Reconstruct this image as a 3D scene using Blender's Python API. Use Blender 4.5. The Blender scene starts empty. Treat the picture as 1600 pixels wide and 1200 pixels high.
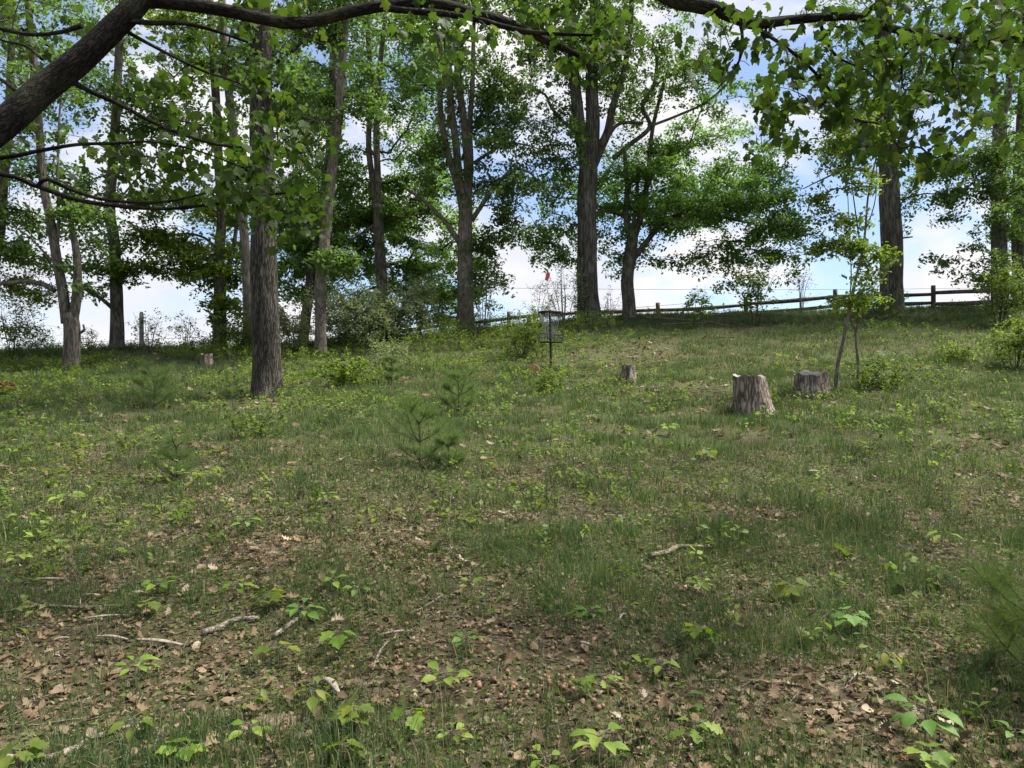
import bpy, math
import numpy as np
from mathutils import Matrix, Vector, Quaternion

R = math.radians
rng = np.random.default_rng(7)
scene = bpy.context.scene
C = scene.collection

# ------------------------------------------------------------------ camera
F_PX = 1200.0                      # focal length in pixels of the 1600 px wide photograph
CAM_Z = 1.6
cam_d = bpy.data.cameras.new('camera')
cam_d.sensor_width = 36.0
cam_d.lens = 36.0 * F_PX / 1600.0
cam_d.clip_start = 0.05
cam_d.clip_end = 2000.0
cam = bpy.data.objects.new('camera', cam_d)
cam.location = (0, 0, CAM_Z)
cam.rotation_euler = (R(90), 0, 0)
C.objects.link(cam)
scene.camera = cam

# ------------------------------------------------------------------ sky, sun, exposure
SUN_EL, SUN_AZ = 60.0, 76.0        # azimuth clockwise from +Y (view direction) towards +X
SUN_STR, SUN_ANGLE = 2.7, 20.0
SKY_STR = 0.13
EXPOSURE = 2.15

world = bpy.data.worlds.new('World')
scene.world = world
world.use_nodes = True
nt = world.node_tree
nt.nodes.clear()
N = nt.nodes.new
L = nt.links.new
out = N('ShaderNodeOutputWorld')
bg = N('ShaderNodeBackground')
bg.inputs['Strength'].default_value = SKY_STR
sky = N('ShaderNodeTexSky')
sky.sky_type = 'NISHITA'
sky.sun_disc = False
sky.sun_elevation = R(SUN_EL)
sky.sun_rotation = R(SUN_AZ)
sky.air_density = 1.0
sky.dust_density = 0.2
sky.ozone_density = 2.0
skyb = N('ShaderNodeMix'); skyb.data_type = 'RGBA'; skyb.blend_type = 'MULTIPLY'
skyb.inputs['Factor'].default_value = 1.0
skyb.inputs[7].default_value = (0.28, 0.30, 0.335, 1)
L(sky.outputs[0], skyb.inputs[6])
pale = N('ShaderNodeMix'); pale.data_type = 'RGBA'; pale.inputs['Factor'].default_value = .25
pale.inputs[7].default_value = (1.33, 1.44, 1.66, 1)
L(skyb.outputs[2], pale.inputs[6])
tc = N('ShaderNodeTexCoord')
mp = N('ShaderNodeMapping')
mp.inputs['Location'].default_value = (6.6, 13.0, 3.0)
mp.inputs['Scale'].default_value = (1.0, 1.0, 1.9)
L(tc.outputs['Generated'], mp.inputs['Vector'])
n1 = N('ShaderNodeTexNoise')
n1.inputs['Scale'].default_value = 4.2
n1.inputs['Detail'].default_value = 9.0
n1.inputs['Roughness'].default_value = 0.52
n1.inputs['Distortion'].default_value = 0.15
L(mp.outputs[0], n1.inputs['Vector'])
cr = N('ShaderNodeValToRGB')
cr.color_ramp.elements[0].position = 0.43
cr.color_ramp.elements[1].position = 0.56
L(n1.outputs['Fac'], cr.inputs['Fac'])
mp2 = N('ShaderNodeMapping')
mp2.inputs['Location'].default_value = (6.6, 13.0, 2.9)
mp2.inputs['Scale'].default_value = (1.0, 1.0, 1.9)
L(tc.outputs['Generated'], mp2.inputs['Vector'])
n2 = N('ShaderNodeTexNoise')
n2.inputs['Scale'].default_value = 3.2
n2.inputs['Detail'].default_value = 5.0
L(mp2.outputs[0], n2.inputs['Vector'])
cr2 = N('ShaderNodeValToRGB')
cr2.color_ramp.elements[0].position = 0.38
cr2.color_ramp.elements[0].color = (2.0, 1.9, 1.87, 1)
cr2.color_ramp.elements[1].position = 0.66
cr2.color_ramp.elements[1].color = (1.46, 1.53, 1.70, 1)
L(n2.outputs['Fac'], cr2.inputs['Fac'])
mx = N('ShaderNodeMix'); mx.data_type = 'RGBA'
L(cr.outputs['Color'], mx.inputs['Factor'])
L(pale.outputs[2], mx.inputs[6])
L(cr2.outputs['Color'], mx.inputs[7])
L(mx.outputs[2], bg.inputs['Color'])
L(bg.outputs[0], out.inputs['Surface'])

sun_d = bpy.data.lights.new('sun', 'SUN')
sun_d.energy = SUN_STR
sun_d.angle = R(SUN_ANGLE)
sun_d.color = (1.0, 0.95, 0.86)
sun = bpy.data.objects.new('sun', sun_d)
sdir = Vector((math.sin(R(SUN_AZ)) * math.cos(R(SUN_EL)), math.cos(R(SUN_AZ)) * math.cos(R(SUN_EL)), math.sin(R(SUN_EL))))
sun.rotation_euler = sdir.to_track_quat('Z', 'Y').to_euler()
sun.location = sdir * 60
C.objects.link(sun)

scene.view_settings.view_transform = 'Standard'
scene.view_settings.look = 'None'
scene.view_settings.gamma = 1.0
scene.view_settings.use_curve_mapping = False
scene.view_settings.exposure = EXPOSURE
cy = scene.cycles
cy.max_bounces = 10
cy.diffuse_bounces = 8
cy.glossy_bounces = 1
cy.transmission_bounces = 8
cy.transparent_max_bounces = 4
cy.use_denoising = True
cy.caustics_reflective = False
cy.caustics_refractive = False
cy.sample_clamp_indirect = 6.0

# ------------------------------------------------------------------ helpers: ground height and pixels
_ky = np.array([-60, -10, 0, 3, 5, 8, 11, 14, 18.7, 23, 28, 34])
_kz = np.array([-2.5, -.45, 0, .10, .25, .55, .90, 1.28, 1.91, 2.75, 3.85, 5.2])
_fy = np.linspace(-60, 34, 1881)
_fz = np.interp(_fy, _ky, _kz)
_w = np.hanning(61); _w /= _w.sum()
_fz = np.convolve(np.pad(_fz, 30, mode='reflect', reflect_type='odd'), _w, mode='valid')

def crest_y(x):
    return np.interp(x, [-14, -8, -2.3, 0.5, 4, 14], [22.5, 23, 24.6, 26.3, 28, 28])

def _up(x, y):
    y = np.minimum(y, 33)
    s = np.clip((y - 9) / 14, 0, 1); s = s * s * (3 - 2 * s)
    xx = np.clip(x, -30, 30)
    return np.interp(y, _fy, _fz) + np.where(xx < 0, .018, .028) * xx * s

def gz(x, y):
    x = np.asarray(x, float); y = np.asarray(y, float)
    yc = crest_y(x)
    t = np.maximum(y - yc, 0)
    base = _up(x, np.minimum(y, yc))
    Lr = 2.2
    roll = .22 * (np.minimum(t, Lr) - np.minimum(t, Lr) ** 2 / (2 * Lr)) - .055 * np.maximum(t - Lr, 0)
    z = base + roll
    z = np.where(y > yc, np.maximum(z, .6), z)
    b = .022 * np.sin(1.7 * x + .6 * y) + .02 * np.sin(2.3 * y - .9 * x + 1) + .012 * np.sin(4.7 * x + 3.9 * y) + .03 * np.sin(.53 * x + .37 * y)
    return z + b * np.clip((y + 8) / 8, 0, 1)

def at(px, py, d):
    return np.array([(px - 800) / F_PX * d, d, CAM_Z + (600 - py) / F_PX * d])

_ys = np.linspace(1.6, 31, 3000)
def hit(px, py):
    """the point of the ground that the photograph shows at this pixel"""
    u = (px - 800) / F_PX
    row = 600 - (gz(u * _ys, _ys) - CAM_Z) / _ys * F_PX
    k = np.argmax(row <= py)
    y = _ys[k] if row[k] <= py else 28.0
    return np.array([u * y, y, float(gz(u * y, y))])

def onground(px, d):
    x = (px - 800) / F_PX * d
    return np.array([x, d, float(gz(x, d))])

def vnoise(x, y, scale, seed):
    x = np.asarray(x) * scale + seed * 17.3 + 500; y = np.asarray(y) * scale + seed * 9.1 + 500
    xi = np.floor(x); yi = np.floor(y); fx = x - xi; fy = y - yi
    fx = fx * fx * (3 - 2 * fx); fy = fy * fy * (3 - 2 * fy)
    def h(a, b):
        v = np.sin(a * 127.1 + b * 311.7 + seed * 74.7) * 43758.5453
        return v - np.floor(v)
    return (h(xi, yi) * (1 - fx) + h(xi + 1, yi) * fx) * (1 - fy) + (h(xi, yi + 1) * (1 - fx) + h(xi + 1, yi + 1) * fx) * fy

# ------------------------------------------------------------------ helpers: meshes and objects
def mesh(name, V, F, mat=None, smooth=True, tint=None, co=None):
    V = np.ascontiguousarray(V, dtype=np.float32); F = np.ascontiguousarray(F, dtype=np.int32)
    me = bpy.data.meshes.new(name)
    me.vertices.add(len(V)); me.vertices.foreach_set('co', V.ravel())
    k = F.shape[1]
    me.loops.add(F.size); me.loops.foreach_set('vertex_index', F.ravel())
    me.polygons.add(len(F)); me.polygons.foreach_set('loop_start', np.arange(len(F), dtype=np.int32) * k)
    if smooth:
        me.polygons.foreach_set('use_smooth', np.ones(len(F), dtype=bool))
    me.update(calc_edges=True)
    if tint is not None:
        at_ = me.attributes.new('tint', 'FLOAT', 'POINT')
        at_.data.foreach_set('value', np.ascontiguousarray(tint, dtype=np.float32))
    if co is not None:
        ac = me.attributes.new('barkco', 'FLOAT_VECTOR', 'POINT')
        ac.data.foreach_set('vector', np.ascontiguousarray(co, dtype=np.float32).ravel())
    if mat is not None:
        me.materials.append(mat)
    return me

def put(name, me, parent=None, loc=(0, 0, 0), kind=None):
    o = bpy.data.objects.new(name, me)
    C.objects.link(o)
    o.location = loc
    if parent is not None:
        o.parent = parent
    if kind:
        o['kind'] = kind
    return o

def tag(o, label, cat, group=None, kind=None):
    o['label'] = label; o['category'] = cat
    if group: o['group'] = group
    if kind: o['kind'] = kind
    return o

def thing(name, label, cat, loc, group=None):
    o = bpy.data.objects.new(name, None)
    o.empty_display_size = .2
    C.objects.link(o); o.location = tuple(float(v) for v in loc)
    return tag(o, label, cat, group)

def join(parts):
    Vs, Fs, n = [], [], 0
    for V, F in parts:
        Vs.append(V); Fs.append(F + n); n += len(V)
    return np.concatenate(Vs), np.concatenate(Fs)

def catmull(P, step):
    P = np.asarray(P, float)
    Q = np.vstack([2 * P[0] - P[1], P, 2 * P[-1] - P[-2]])
    outp = []
    for i in range(1, len(Q) - 2):
        ln = np.linalg.norm(Q[i + 1][:3] - Q[i][:3])
        n = max(1, int(math.ceil(ln / step)))
        t = (np.arange(n) / n)[:, None]
        a, b, c, d = Q[i - 1], Q[i], Q[i + 1], Q[i + 2]
        outp.append(.5 * (2 * b + (c - a) * t + (2 * a - 5 * b + 4 * c - d) * t ** 2 + (3 * b - a - 3 * c + d) * t ** 3))
    outp.append(Q[-2][None])
    return np.concatenate(outp)

def tube(P, rad, sides=10, step=.25, rough=.0, seed=0, flare=0, cap=True, ridges=0):
    """tapered tube through the points P with radii rad; returns vertices and quads"""
    PR = catmull(np.column_stack([np.asarray(P, float), rad]), step)
    X, r = PR[:, :3], np.maximum(PR[:, 3], .0015)
    T = np.gradient(X, axis=0); T /= np.linalg.norm(T, axis=1)[:, None] + 1e-9
    ref = np.array([1., 0, 0]) if abs(T[0][0]) < .8 else np.array([0, 1., 0])
    U = np.zeros_like(X)
    u = ref - T[0] * (ref @ T[0])
    for i in range(len(X)):
        u = u - T[i] * (u @ T[i]); u = u / (np.linalg.norm(u) + 1e-9); U[i] = u
    W = np.cross(T, U)
    a = np.arange(sides) / sides * 2 * np.pi
    rr = np.repeat(r[:, None], sides, 1)
    if rough:
        g = np.random.default_rng(seed + 11)
        ph = g.uniform(0, 6.28, 6)
        s = np.cumsum(np.r_[0, np.linalg.norm(np.diff(X, axis=0), axis=1)])[:, None]
        rr = rr * (1 + rough * (np.sin(2 * a + ph[0] + s * .8) * .6 + np.sin(3 * a + ph[1] - s * 1.3) * .5 + np.sin(s * 2.3 + ph[2] + a) * .6 + np.sin(s * 5.1 + ph[3]) * .35))
        if ridges:
            rr = rr * (1 + ridges * (np.sin(11 * a + 2.5 * np.sin(s * 2.1 + ph[4]) + s * .7) + .7 * np.sin(7 * a - 2 * np.sin(s * 3.0 + ph[5]))))
    if flare:
        s = np.cumsum(np.r_[0, np.linalg.norm(np.diff(X, axis=0), axis=1)])[:, None]
        g = np.random.default_rng(seed + 5)
        rr = rr * (1 + flare * np.exp(-s / .35) * (1 + .35 * np.sin(4 * a + g.uniform(0, 6)) + .25 * np.sin(3 * a + g.uniform(0, 6))))
    V = X[:, None, :] + rr[:, :, None] * (np.cos(a)[None, :, None] * U[:, None, :] + np.sin(a)[None, :, None] * W[:, None, :])
    n = len(X)
    s_ = np.cumsum(np.r_[0, np.linalg.norm(np.diff(X, axis=0), axis=1)])
    rm = np.full(n, r.mean())
    tube.co = np.stack([rm[:, None] * np.cos(a), rm[:, None] * np.sin(a), np.repeat(s_[:, None], sides, 1)], -1).reshape(-1, 3)
    if cap: tube.co = np.vstack([tube.co, [[0, 0, 0], [0, 0, s_[-1]]]])
    i, j = np.meshgrid(np.arange(n - 1), np.arange(sides), indexing='ij')
    j2 = (j + 1) % sides
    Fq = np.stack([i * sides + j, i * sides + j2, (i + 1) * sides + j2, (i + 1) * sides + j], -1).reshape(-1, 4)
    V = V.reshape(-1, 3)
    if cap:
        V = np.vstack([V, X[0], X[-1]])
        b0 = len(V) - 2
        jj = np.arange(sides); j3 = (jj + 1) % sides
        c0 = np.stack([np.full(sides, b0), j3, jj, jj], -1)
        o = (n - 1) * sides
        c1 = np.stack([np.full(sides, b0 + 1), o + jj, o + j3, o + j3], -1)
        # triangles written as degenerate quads are avoided: convert the lot to triangles
        tri = np.concatenate([Fq[:, [0, 1, 2]], Fq[:, [0, 2, 3]], c0[:, :3], c1[:, :3]])
        return V, tri
    return V, np.concatenate([Fq[:, [0, 1, 2]], Fq[:, [0, 2, 3]]])

def segs(P0, P1, r0, r1, sides=3):
    """many thin tapered sticks in one go"""
    T = P1 - P0; T = T / (np.linalg.norm(T, axis=1)[:, None] + 1e-9)
    ref = np.where(np.abs(T[:, 2:3]) < .9, np.array([[0, 0, 1.]]), np.array([[1., 0, 0]]))
    U = np.cross(T, ref); U /= np.linalg.norm(U, axis=1)[:, None] + 1e-9
    W = np.cross(T, U)
    a = np.arange(sides) / sides * 2 * np.pi
    D = np.cos(a)[None, :, None] * U[:, None, :] + np.sin(a)[None, :, None] * W[:, None, :]
    A = P0[:, None, :] + D * r0[:, None, None]
    B = P1[:, None, :] + D * r1[:, None, None]
    V = np.concatenate([A, B], 1).reshape(-1, 3)
    m = len(P0)
    j = np.arange(sides); j2 = (j + 1) % sides
    f = np.concatenate([np.stack([j, j2, sides + j2], -1), np.stack([j, sides + j2, sides + j], -1)])
    F = (np.arange(m) * 2 * sides)[:, None, None] + f[None]
    return V, F.reshape(-1, 3)

def scatter(tv, tf, pos, Mx, scale):
    """copies of a template (tv, tf) with per-copy 3x3 matrices and scales, as one vertex/face array"""
    V = np.einsum('nij,vj->nvi', Mx, tv) * scale[:, None, None] + pos[:, None, :]
    F = (np.arange(len(pos)) * len(tv))[:, None, None] + tf[None]
    return V.reshape(-1, 3), F.reshape(-1, 3)

def frames(ydir, zdir):
    y = ydir / (np.linalg.norm(ydir, axis=1)[:, None] + 1e-9)
    z = zdir - y * np.sum(y * zdir, 1)[:, None]
    z = z / (np.linalg.norm(z, axis=1)[:, None] + 1e-9)
    x = np.cross(y, z)
    return np.stack([x, y, z], -1)

def unit(v):
    return v / (np.linalg.norm(v, axis=-1, keepdims=True) + 1e-9)

# leaf templates: base at the origin, tip at y = 1
KITE_V = np.array([[0, 0, 0], [.30, .42, .07], [0, 1, -.08], [-.30, .42, .07]])
KITE_F = np.array([[0, 1, 2], [0, 2, 3]])
def fan_leaf(half, cup=.10, droop=.18, centre=.34):
    h = np.array(half, float)
    ring = np.vstack([h, np.column_stack([-h[1:-1][::-1, 0], h[1:-1][::-1, 1]])])
    z = cup * np.abs(ring[:, 0]) * 1.6 - droop * np.maximum(ring[:, 1] - .3, 0) ** 2 - droop * ring[:, 0] ** 2 * .9
    V = np.vstack([[0, centre, -.02], np.column_stack([ring, z])])
    n = len(ring); k = np.arange(n)
    return V, np.stack([np.zeros(n, int), 1 + k, 1 + (k + 1) % n], -1)
MAPLE_V, MAPLE_F = fan_leaf([(0, 0), (.17, -.07), (.35, -.02), (.36, .12), (.50, .22), (.61, .44), (.46, .46), (.33, .52), (.37, .70), (.21, .76), (.10, .89), (0, 1.0)], cup=.16, droop=.30)
MAPLEB_V, MAPLEB_F = fan_leaf([(0, 0), (.15, -.05), (.30, .02), (.30, .15), (.47, .27), (.52, .40), (.38, .45), (.24, .50), (.30, .68), (.15, .75), (.08, .88), (0, 1.0)], cup=-.12, droop=.75)
OAKG_V, OAKG_F = fan_leaf([(0, 0), (.09, .15), (.22, .22), (.14, .33), (.33, .48), (.20, .56), (.36, .76), (.20, .82), (.13, .97), (0, 1.0)], cup=.14, centre=.5)
def strip_leaf(st, curl=0., bend=0., fold=0., wav=0., seed=0):
    g = np.random.default_rng(seed)
    st = np.array(st, float)
    V = []
    for w, y in st:
        for s in (-1, 0, 1):
            x = s * w
            z = fold * abs(x) + curl * x * x * (1 + .6 * s) + bend * (y - .4) ** 2 + wav * g.uniform(-1, 1) * (abs(s))
            V.append((x, y, z))
    F = []
    for i in range(len(st) - 1):
        for k in (0, 1):
            a = i * 3 + k
            F += [(a, a + 1, a + 4), (a, a + 4, a + 3)]
    return np.array(V), np.array(F)
OAK_ST = [(.015, 0), (.05, .12), (.19, .20), (.09, .30), (.27, .42), (.12, .52), (.31, .66), (.15, .76), (.17, .90), (.01, 1.0)]
OVAL_ST = [(.012, 0), (.15, .14), (.25, .34), (.26, .52), (.18, .74), (.07, .91), (.004, 1.0)]
DEAD = [strip_leaf(OAK_ST, curl=1.6, bend=.5, wav=.05, seed=1), strip_leaf(OAK_ST, curl=-1.3, bend=.7, wav=.07, seed=2),
        strip_leaf(OAK_ST, curl=3.2, bend=-.35, wav=.06, seed=3), strip_leaf(OVAL_ST, curl=2.2, bend=.5, wav=.05, seed=4),
        strip_leaf(OAK_ST, curl=.5, bend=1.1, wav=.09, seed=5)]
DEADLOW = [strip_leaf([(.02, 0), (.24, .35), (.28, .7), (.02, 1)], curl=1.7, bend=.6, wav=.06, seed=6),
           strip_leaf([(.02, 0), (.26, .4), (.2, .75), (.02, 1)], curl=-1.5, bend=.5, wav=.08, seed=7)]
OVAL_V, OVAL_F = strip_leaf(OVAL_ST, fold=.28, bend=-.35)

# ------------------------------------------------------------------ materials
def new_mat(name):
    m = bpy.data.materials.new(name); m.use_nodes = True
    m.node_tree.nodes.clear()
    return m, m.node_tree.nodes.new, m.node_tree.links.new

def ramp(n, l, src, stops):
    r = n('ShaderNodeValToRGB')
    e = r.color_ramp.elements
    while len(e) > len(stops): e.remove(e[-1])
    while len(e) < len(stops): e.new(1.0)
    for k, (p, c) in enumerate(stops):
        e[k].position = p; e[k].color = (*c, 1)
    l(src, r.inputs['Fac'])
    return r.outputs['Color']

def leaf_mat(name, stops, trans_gain=(1.6, 1.75, .7), tmix=.42, rough=.55, spec=.2):
    """green leaf: colour from the per-leaf tint, part of the light passes through"""
    m, n, l = new_mat(name)
    o = n('ShaderNodeOutputMaterial')
    a = n('ShaderNodeAttribute'); a.attribute_name = 'tint'
    col = ramp(n, l, a.outputs['Fac'], stops)
    tcn = n('ShaderNodeTexCoord')
    nz = n('ShaderNodeTexNoise'); nz.inputs['Scale'].default_value = 1.3; nz.inputs['Detail'].default_value = 2
    l(tcn.outputs['Object'], nz.inputs['Vector'])
    hs = n('ShaderNodeHueSaturation')
    mr = n('ShaderNodeMapRange'); mr.inputs['From Min'].default_value = .3; mr.inputs['From Max'].default_value = .7
    mr.inputs['To Min'].default_value = .78; mr.inputs['To Max'].default_value = 1.22
    l(nz.outputs['Fac'], mr.inputs['Value']); l(mr.outputs[0], hs.inputs['Value'])
    l(col, hs.inputs['Color'])
    p = n('ShaderNodeBsdfPrincipled')
    p.inputs['Roughness'].default_value = rough
    p.inputs['Specular IOR Level'].default_value = spec
    l(hs.outputs[0], p.inputs['Base Color'])
    t = n('ShaderNodeBsdfTranslucent')
    g = n('ShaderNodeMix'); g.data_type = 'RGBA'; g.blend_type = 'MULTIPLY'; g.inputs['Factor'].default_value = 1
    g.inputs[7].default_value = (*trans_gain, 1)
    l(hs.outputs[0], g.inputs[6]); l(g.outputs[2], t.inputs['Color'])
    s = n('ShaderNodeMixShader'); s.inputs[0].default_value = tmix
    l(p.outputs[0], s.inputs[1]); l(t.outputs[0], s.inputs[2])
    l(s.outputs[0], o.inputs['Surface'])
    return m

def bark_mat(name, c0, c1, c2, scale=9, stretch=.16, bump=.6, moss=0.0, along=False):
    m, n, l = new_mat(name)
    o = n('ShaderNodeOutputMaterial'); p = n('ShaderNodeBsdfPrincipled')
    p.inputs['Roughness'].default_value = .92; p.inputs['Specular IOR Level'].default_value = .15
    tcn = n('ShaderNodeTexCoord'); mpn = n('ShaderNodeMapping')
    mpn.inputs['Scale'].default_value = (1, 1, stretch)
    if along:
        ba = n('ShaderNodeAttribute'); ba.attribute_name = 'barkco'; l(ba.outputs['Vector'], mpn.inputs['Vector'])
    else:
        l(tcn.outputs['Object'], mpn.inputs['Vector'])
    v = n('ShaderNodeTexNoise'); v.inputs['Scale'].default_value = scale * 1.5; v.inputs['Detail'].default_value = 4
    v.inputs['Distortion'].default_value = .15
    l(mpn.outputs[0], v.inputs['Vector'])
    rid = n('ShaderNodeMath'); rid.operation = 'SUBTRACT'; rid.inputs[1].default_value = .5
    l(v.outputs['Fac'], rid.inputs[0])
    rab = n('ShaderNodeMath'); rab.operation = 'ABSOLUTE'; l(rid.outputs[0], rab.inputs[0])
    nz = n('ShaderNodeTexNoise'); nz.inputs['Scale'].default_value = scale; nz.inputs['Detail'].default_value = 8
    nz.inputs['Roughness'].default_value = .65
    l(mpn.outputs[0], nz.inputs['Vector'])
    fur = n('ShaderNodeMapRange'); fur.inputs['From Max'].default_value = .10
    l(rab.outputs[0], fur.inputs['Value'])
    ad = n('ShaderNodeMath'); ad.operation = 'MULTIPLY_ADD'; ad.inputs[1].default_value = .45
    ad.inputs[2].default_value = 0
    l(fur.outputs[0], ad.inputs[0])
    ad2 = n('ShaderNodeMath'); ad2.operation = 'MULTIPLY_ADD'; ad2.inputs[1].default_value = .75
    l(nz.outputs['Fac'], ad2.inputs[0]); l(ad.outputs[0], ad2.inputs[2])
    col = ramp(n, l, ad2.outputs[0], [(.25, c0), (.58, c1), (.9, c2)])
    big = n('ShaderNodeTexNoise'); big.inputs['Scale'].default_value = 1.1; big.inputs['Detail'].default_value = 4
    l(tcn.outputs['Object'], big.inputs['Vector'])
    br = n('ShaderNodeMapRange'); br.inputs['From Min'].default_value = .35; br.inputs['From Max'].default_value = .7
    br.inputs['To Min'].default_value = .75; br.inputs['To Max'].default_value = 1.25
    l(big.outputs['Fac'], br.inputs['Value'])
    hs = n('ShaderNodeHueSaturation'); l(br.outputs[0], hs.inputs['Value']); l(col, hs.inputs['Color'])
    last = hs.outputs[0]
    if moss:
        mz = n('ShaderNodeTexNoise'); mz.inputs['Scale'].default_value = 3.2; mz.inputs['Detail'].default_value = 6
        l(tcn.outputs['Object'], mz.inputs['Vector'])
        mr = n('ShaderNodeMapRange'); mr.inputs['From Min'].default_value = .5; mr.inputs['From Max'].default_value = .68
        mr.inputs['To Max'].default_value = moss
        l(mz.outputs['Fac'], mr.inputs['Value'])
        mm = n('ShaderNodeMix'); mm.data_type = 'RGBA'; mm.inputs[7].default_value = (.10, .12, .06, 1)
        l(mr.outputs[0], mm.inputs['Factor']); l(last, mm.inputs[6]); last = mm.outputs[2]
    l(last, p.inputs['Base Color'])
    b = n('ShaderNodeBump'); b.inputs['Strength'].default_value = bump; b.inputs['Distance'].default_value = .03
    l(ad2.outputs[0], b.inputs['Height']); l(b.outputs[0], p.inputs['Normal'])
    l(p.outputs[0], o.inputs['Surface'])
    return m

def plain_mat(name, col, col2=None, rough=.7, metal=0., scale=12, tint=False, bump=0.):
    m, n, l = new_mat(name)
    o = n('ShaderNodeOutputMaterial'); p = n('ShaderNodeBsdfPrincipled')
    p.inputs['Roughness'].default_value = rough; p.inputs['Metallic'].default_value = metal
    p.inputs['Specular IOR Level'].default_value = .3
    tcn = n('ShaderNodeTexCoord'); nz = n('ShaderNodeTexNoise')
    nz.inputs['Scale'].default_value = scale; nz.inputs['Detail'].default_value = 5
    l(tcn.outputs['Object'], nz.inputs['Vector'])
    c = ramp(n, l, nz.outputs['Fac'], [(.3, col), (.7, col2 or col)])
    l(c, p.inputs['Base Color'])
    if bump:
        b = n('ShaderNodeBump'); b.inputs['Strength'].default_value = bump; b.inputs['Distance'].default_value = .01
        l(nz.outputs['Fac'], b.inputs['Height']); l(b.outputs[0], p.inputs['Normal'])
    l(p.outputs[0], o.inputs['Surface'])
    return m

def dead_mat(name, stops, tmix=.18):
    m, n, l = new_mat(name)
    o = n('ShaderNodeOutputMaterial'); p = n('ShaderNodeBsdfPrincipled')
    p.inputs['Roughness'].default_value = .75; p.inputs['Specular IOR Level'].default_value = .2
    a = n('ShaderNodeAttribute'); a.attribute_name = 'tint'
    oi = n('ShaderNodeObjectInfo')
    ad = n('ShaderNodeMath'); ad.operation = 'ADD'; l(a.outputs['Fac'], ad.inputs[0]); l(oi.outputs['Random'], ad.inputs[1])
    fr = n('ShaderNodeMath'); fr.operation = 'FRACT'; l(ad.outputs[0], fr.inputs[0])
    col = ramp(n, l, fr.outputs[0], stops)
    l(col, p.inputs['Base Color'])
    t = n('ShaderNodeBsdfTranslucent'); l(col, t.inputs['Color'])
    s = n('ShaderNodeMixShader'); s.inputs[0].default_value = tmix
    l(p.outputs[0], s.inputs[1]); l(t.outputs[0], s.inputs[2]); l(s.outputs[0], o.inputs['Surface'])
    return m

def ground_material():
    m, n, l = new_mat('ground')
    o = n('ShaderNodeOutputMaterial'); p = n('ShaderNodeBsdfPrincipled')
    p.inputs['Roughness'].default_value = .95; p.inputs['Specular IOR Level'].default_value = .1
    tcn = n('ShaderNodeTexCoord')
    fine = n('ShaderNodeTexNoise'); fine.inputs['Scale'].default_value = 38; fine.inputs['Detail'].default_value = 7; fine.inputs['Roughness'].default_value = .7
    l(tcn.outputs['Object'], fine.inputs['Vector'])
    vo = n('ShaderNodeTexVoronoi'); vo.inputs['Scale'].default_value = 26
    l(tcn.outputs['Object'], vo.inputs['Vector'])
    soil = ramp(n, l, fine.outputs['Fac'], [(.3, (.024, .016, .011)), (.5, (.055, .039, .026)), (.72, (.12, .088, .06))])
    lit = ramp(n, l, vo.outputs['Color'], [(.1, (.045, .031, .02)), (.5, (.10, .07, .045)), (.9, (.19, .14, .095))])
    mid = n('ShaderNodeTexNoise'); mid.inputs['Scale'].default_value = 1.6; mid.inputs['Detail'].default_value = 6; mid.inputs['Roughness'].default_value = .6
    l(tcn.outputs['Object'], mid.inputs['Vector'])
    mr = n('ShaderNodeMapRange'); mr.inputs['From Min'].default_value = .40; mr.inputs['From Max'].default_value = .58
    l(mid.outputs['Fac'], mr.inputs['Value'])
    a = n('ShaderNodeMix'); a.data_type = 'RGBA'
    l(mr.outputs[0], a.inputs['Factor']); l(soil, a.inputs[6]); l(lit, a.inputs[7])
    gn = n('ShaderNodeTexNoise'); gn.inputs['Scale'].default_value = .8; gn.inputs['Detail'].default_value = 7; gn.inputs['Roughness'].default_value = .65
    l(tcn.outputs['Object'], gn.inputs['Vector'])
    gm = n('ShaderNodeMapRange'); gm.inputs['From Min'].default_value = .42; gm.inputs['From Max'].default_value = .62
    gm.inputs['To Min'].default_value = .12; gm.inputs['To Max'].default_value = .85
    l(gn.outputs['Fac'], gm.inputs['Value'])
    sx = n('ShaderNodeSeparateXYZ'); l(tcn.outputs['Object'], sx.inputs[0])
    my = n('ShaderNodeMapRange'); my.inputs['From Min'].default_value = 4; my.inputs['From Max'].default_value = 11
    my.inputs['To Min'].default_value = -.05; my.inputs['To Max'].default_value = .12
    l(sx.outputs['Y'], my.inputs['Value'])
    gs = n('ShaderNodeMath'); gs.operation = 'ADD'; l(gn.outputs['Fac'], gs.inputs[0]); l(my.outputs[0], gs.inputs[1])
    l(gs.outputs[0], gm.inputs['Value'])
    moss = ramp(n, l, fine.outputs['Fac'], [(.3, (.03, .042, .014)), (.7, (.085, .105, .04))])
    b = n('ShaderNodeMix'); b.data_type = 'RGBA'
    l(gm.outputs[0], b.inputs['Factor']); l(a.outputs[2], b.inputs[6]); l(moss, b.inputs[7])
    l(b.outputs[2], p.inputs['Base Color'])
    bu = n('ShaderNodeBump'); bu.inputs['Strength'].default_value = .8; bu.inputs['Distance'].default_value = .03
    l(fine.outputs['Fac'], bu.inputs['Height']); l(bu.outputs[0], p.inputs['Normal'])
    l(p.outputs[0], o.inputs['Surface'])
    return m

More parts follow.
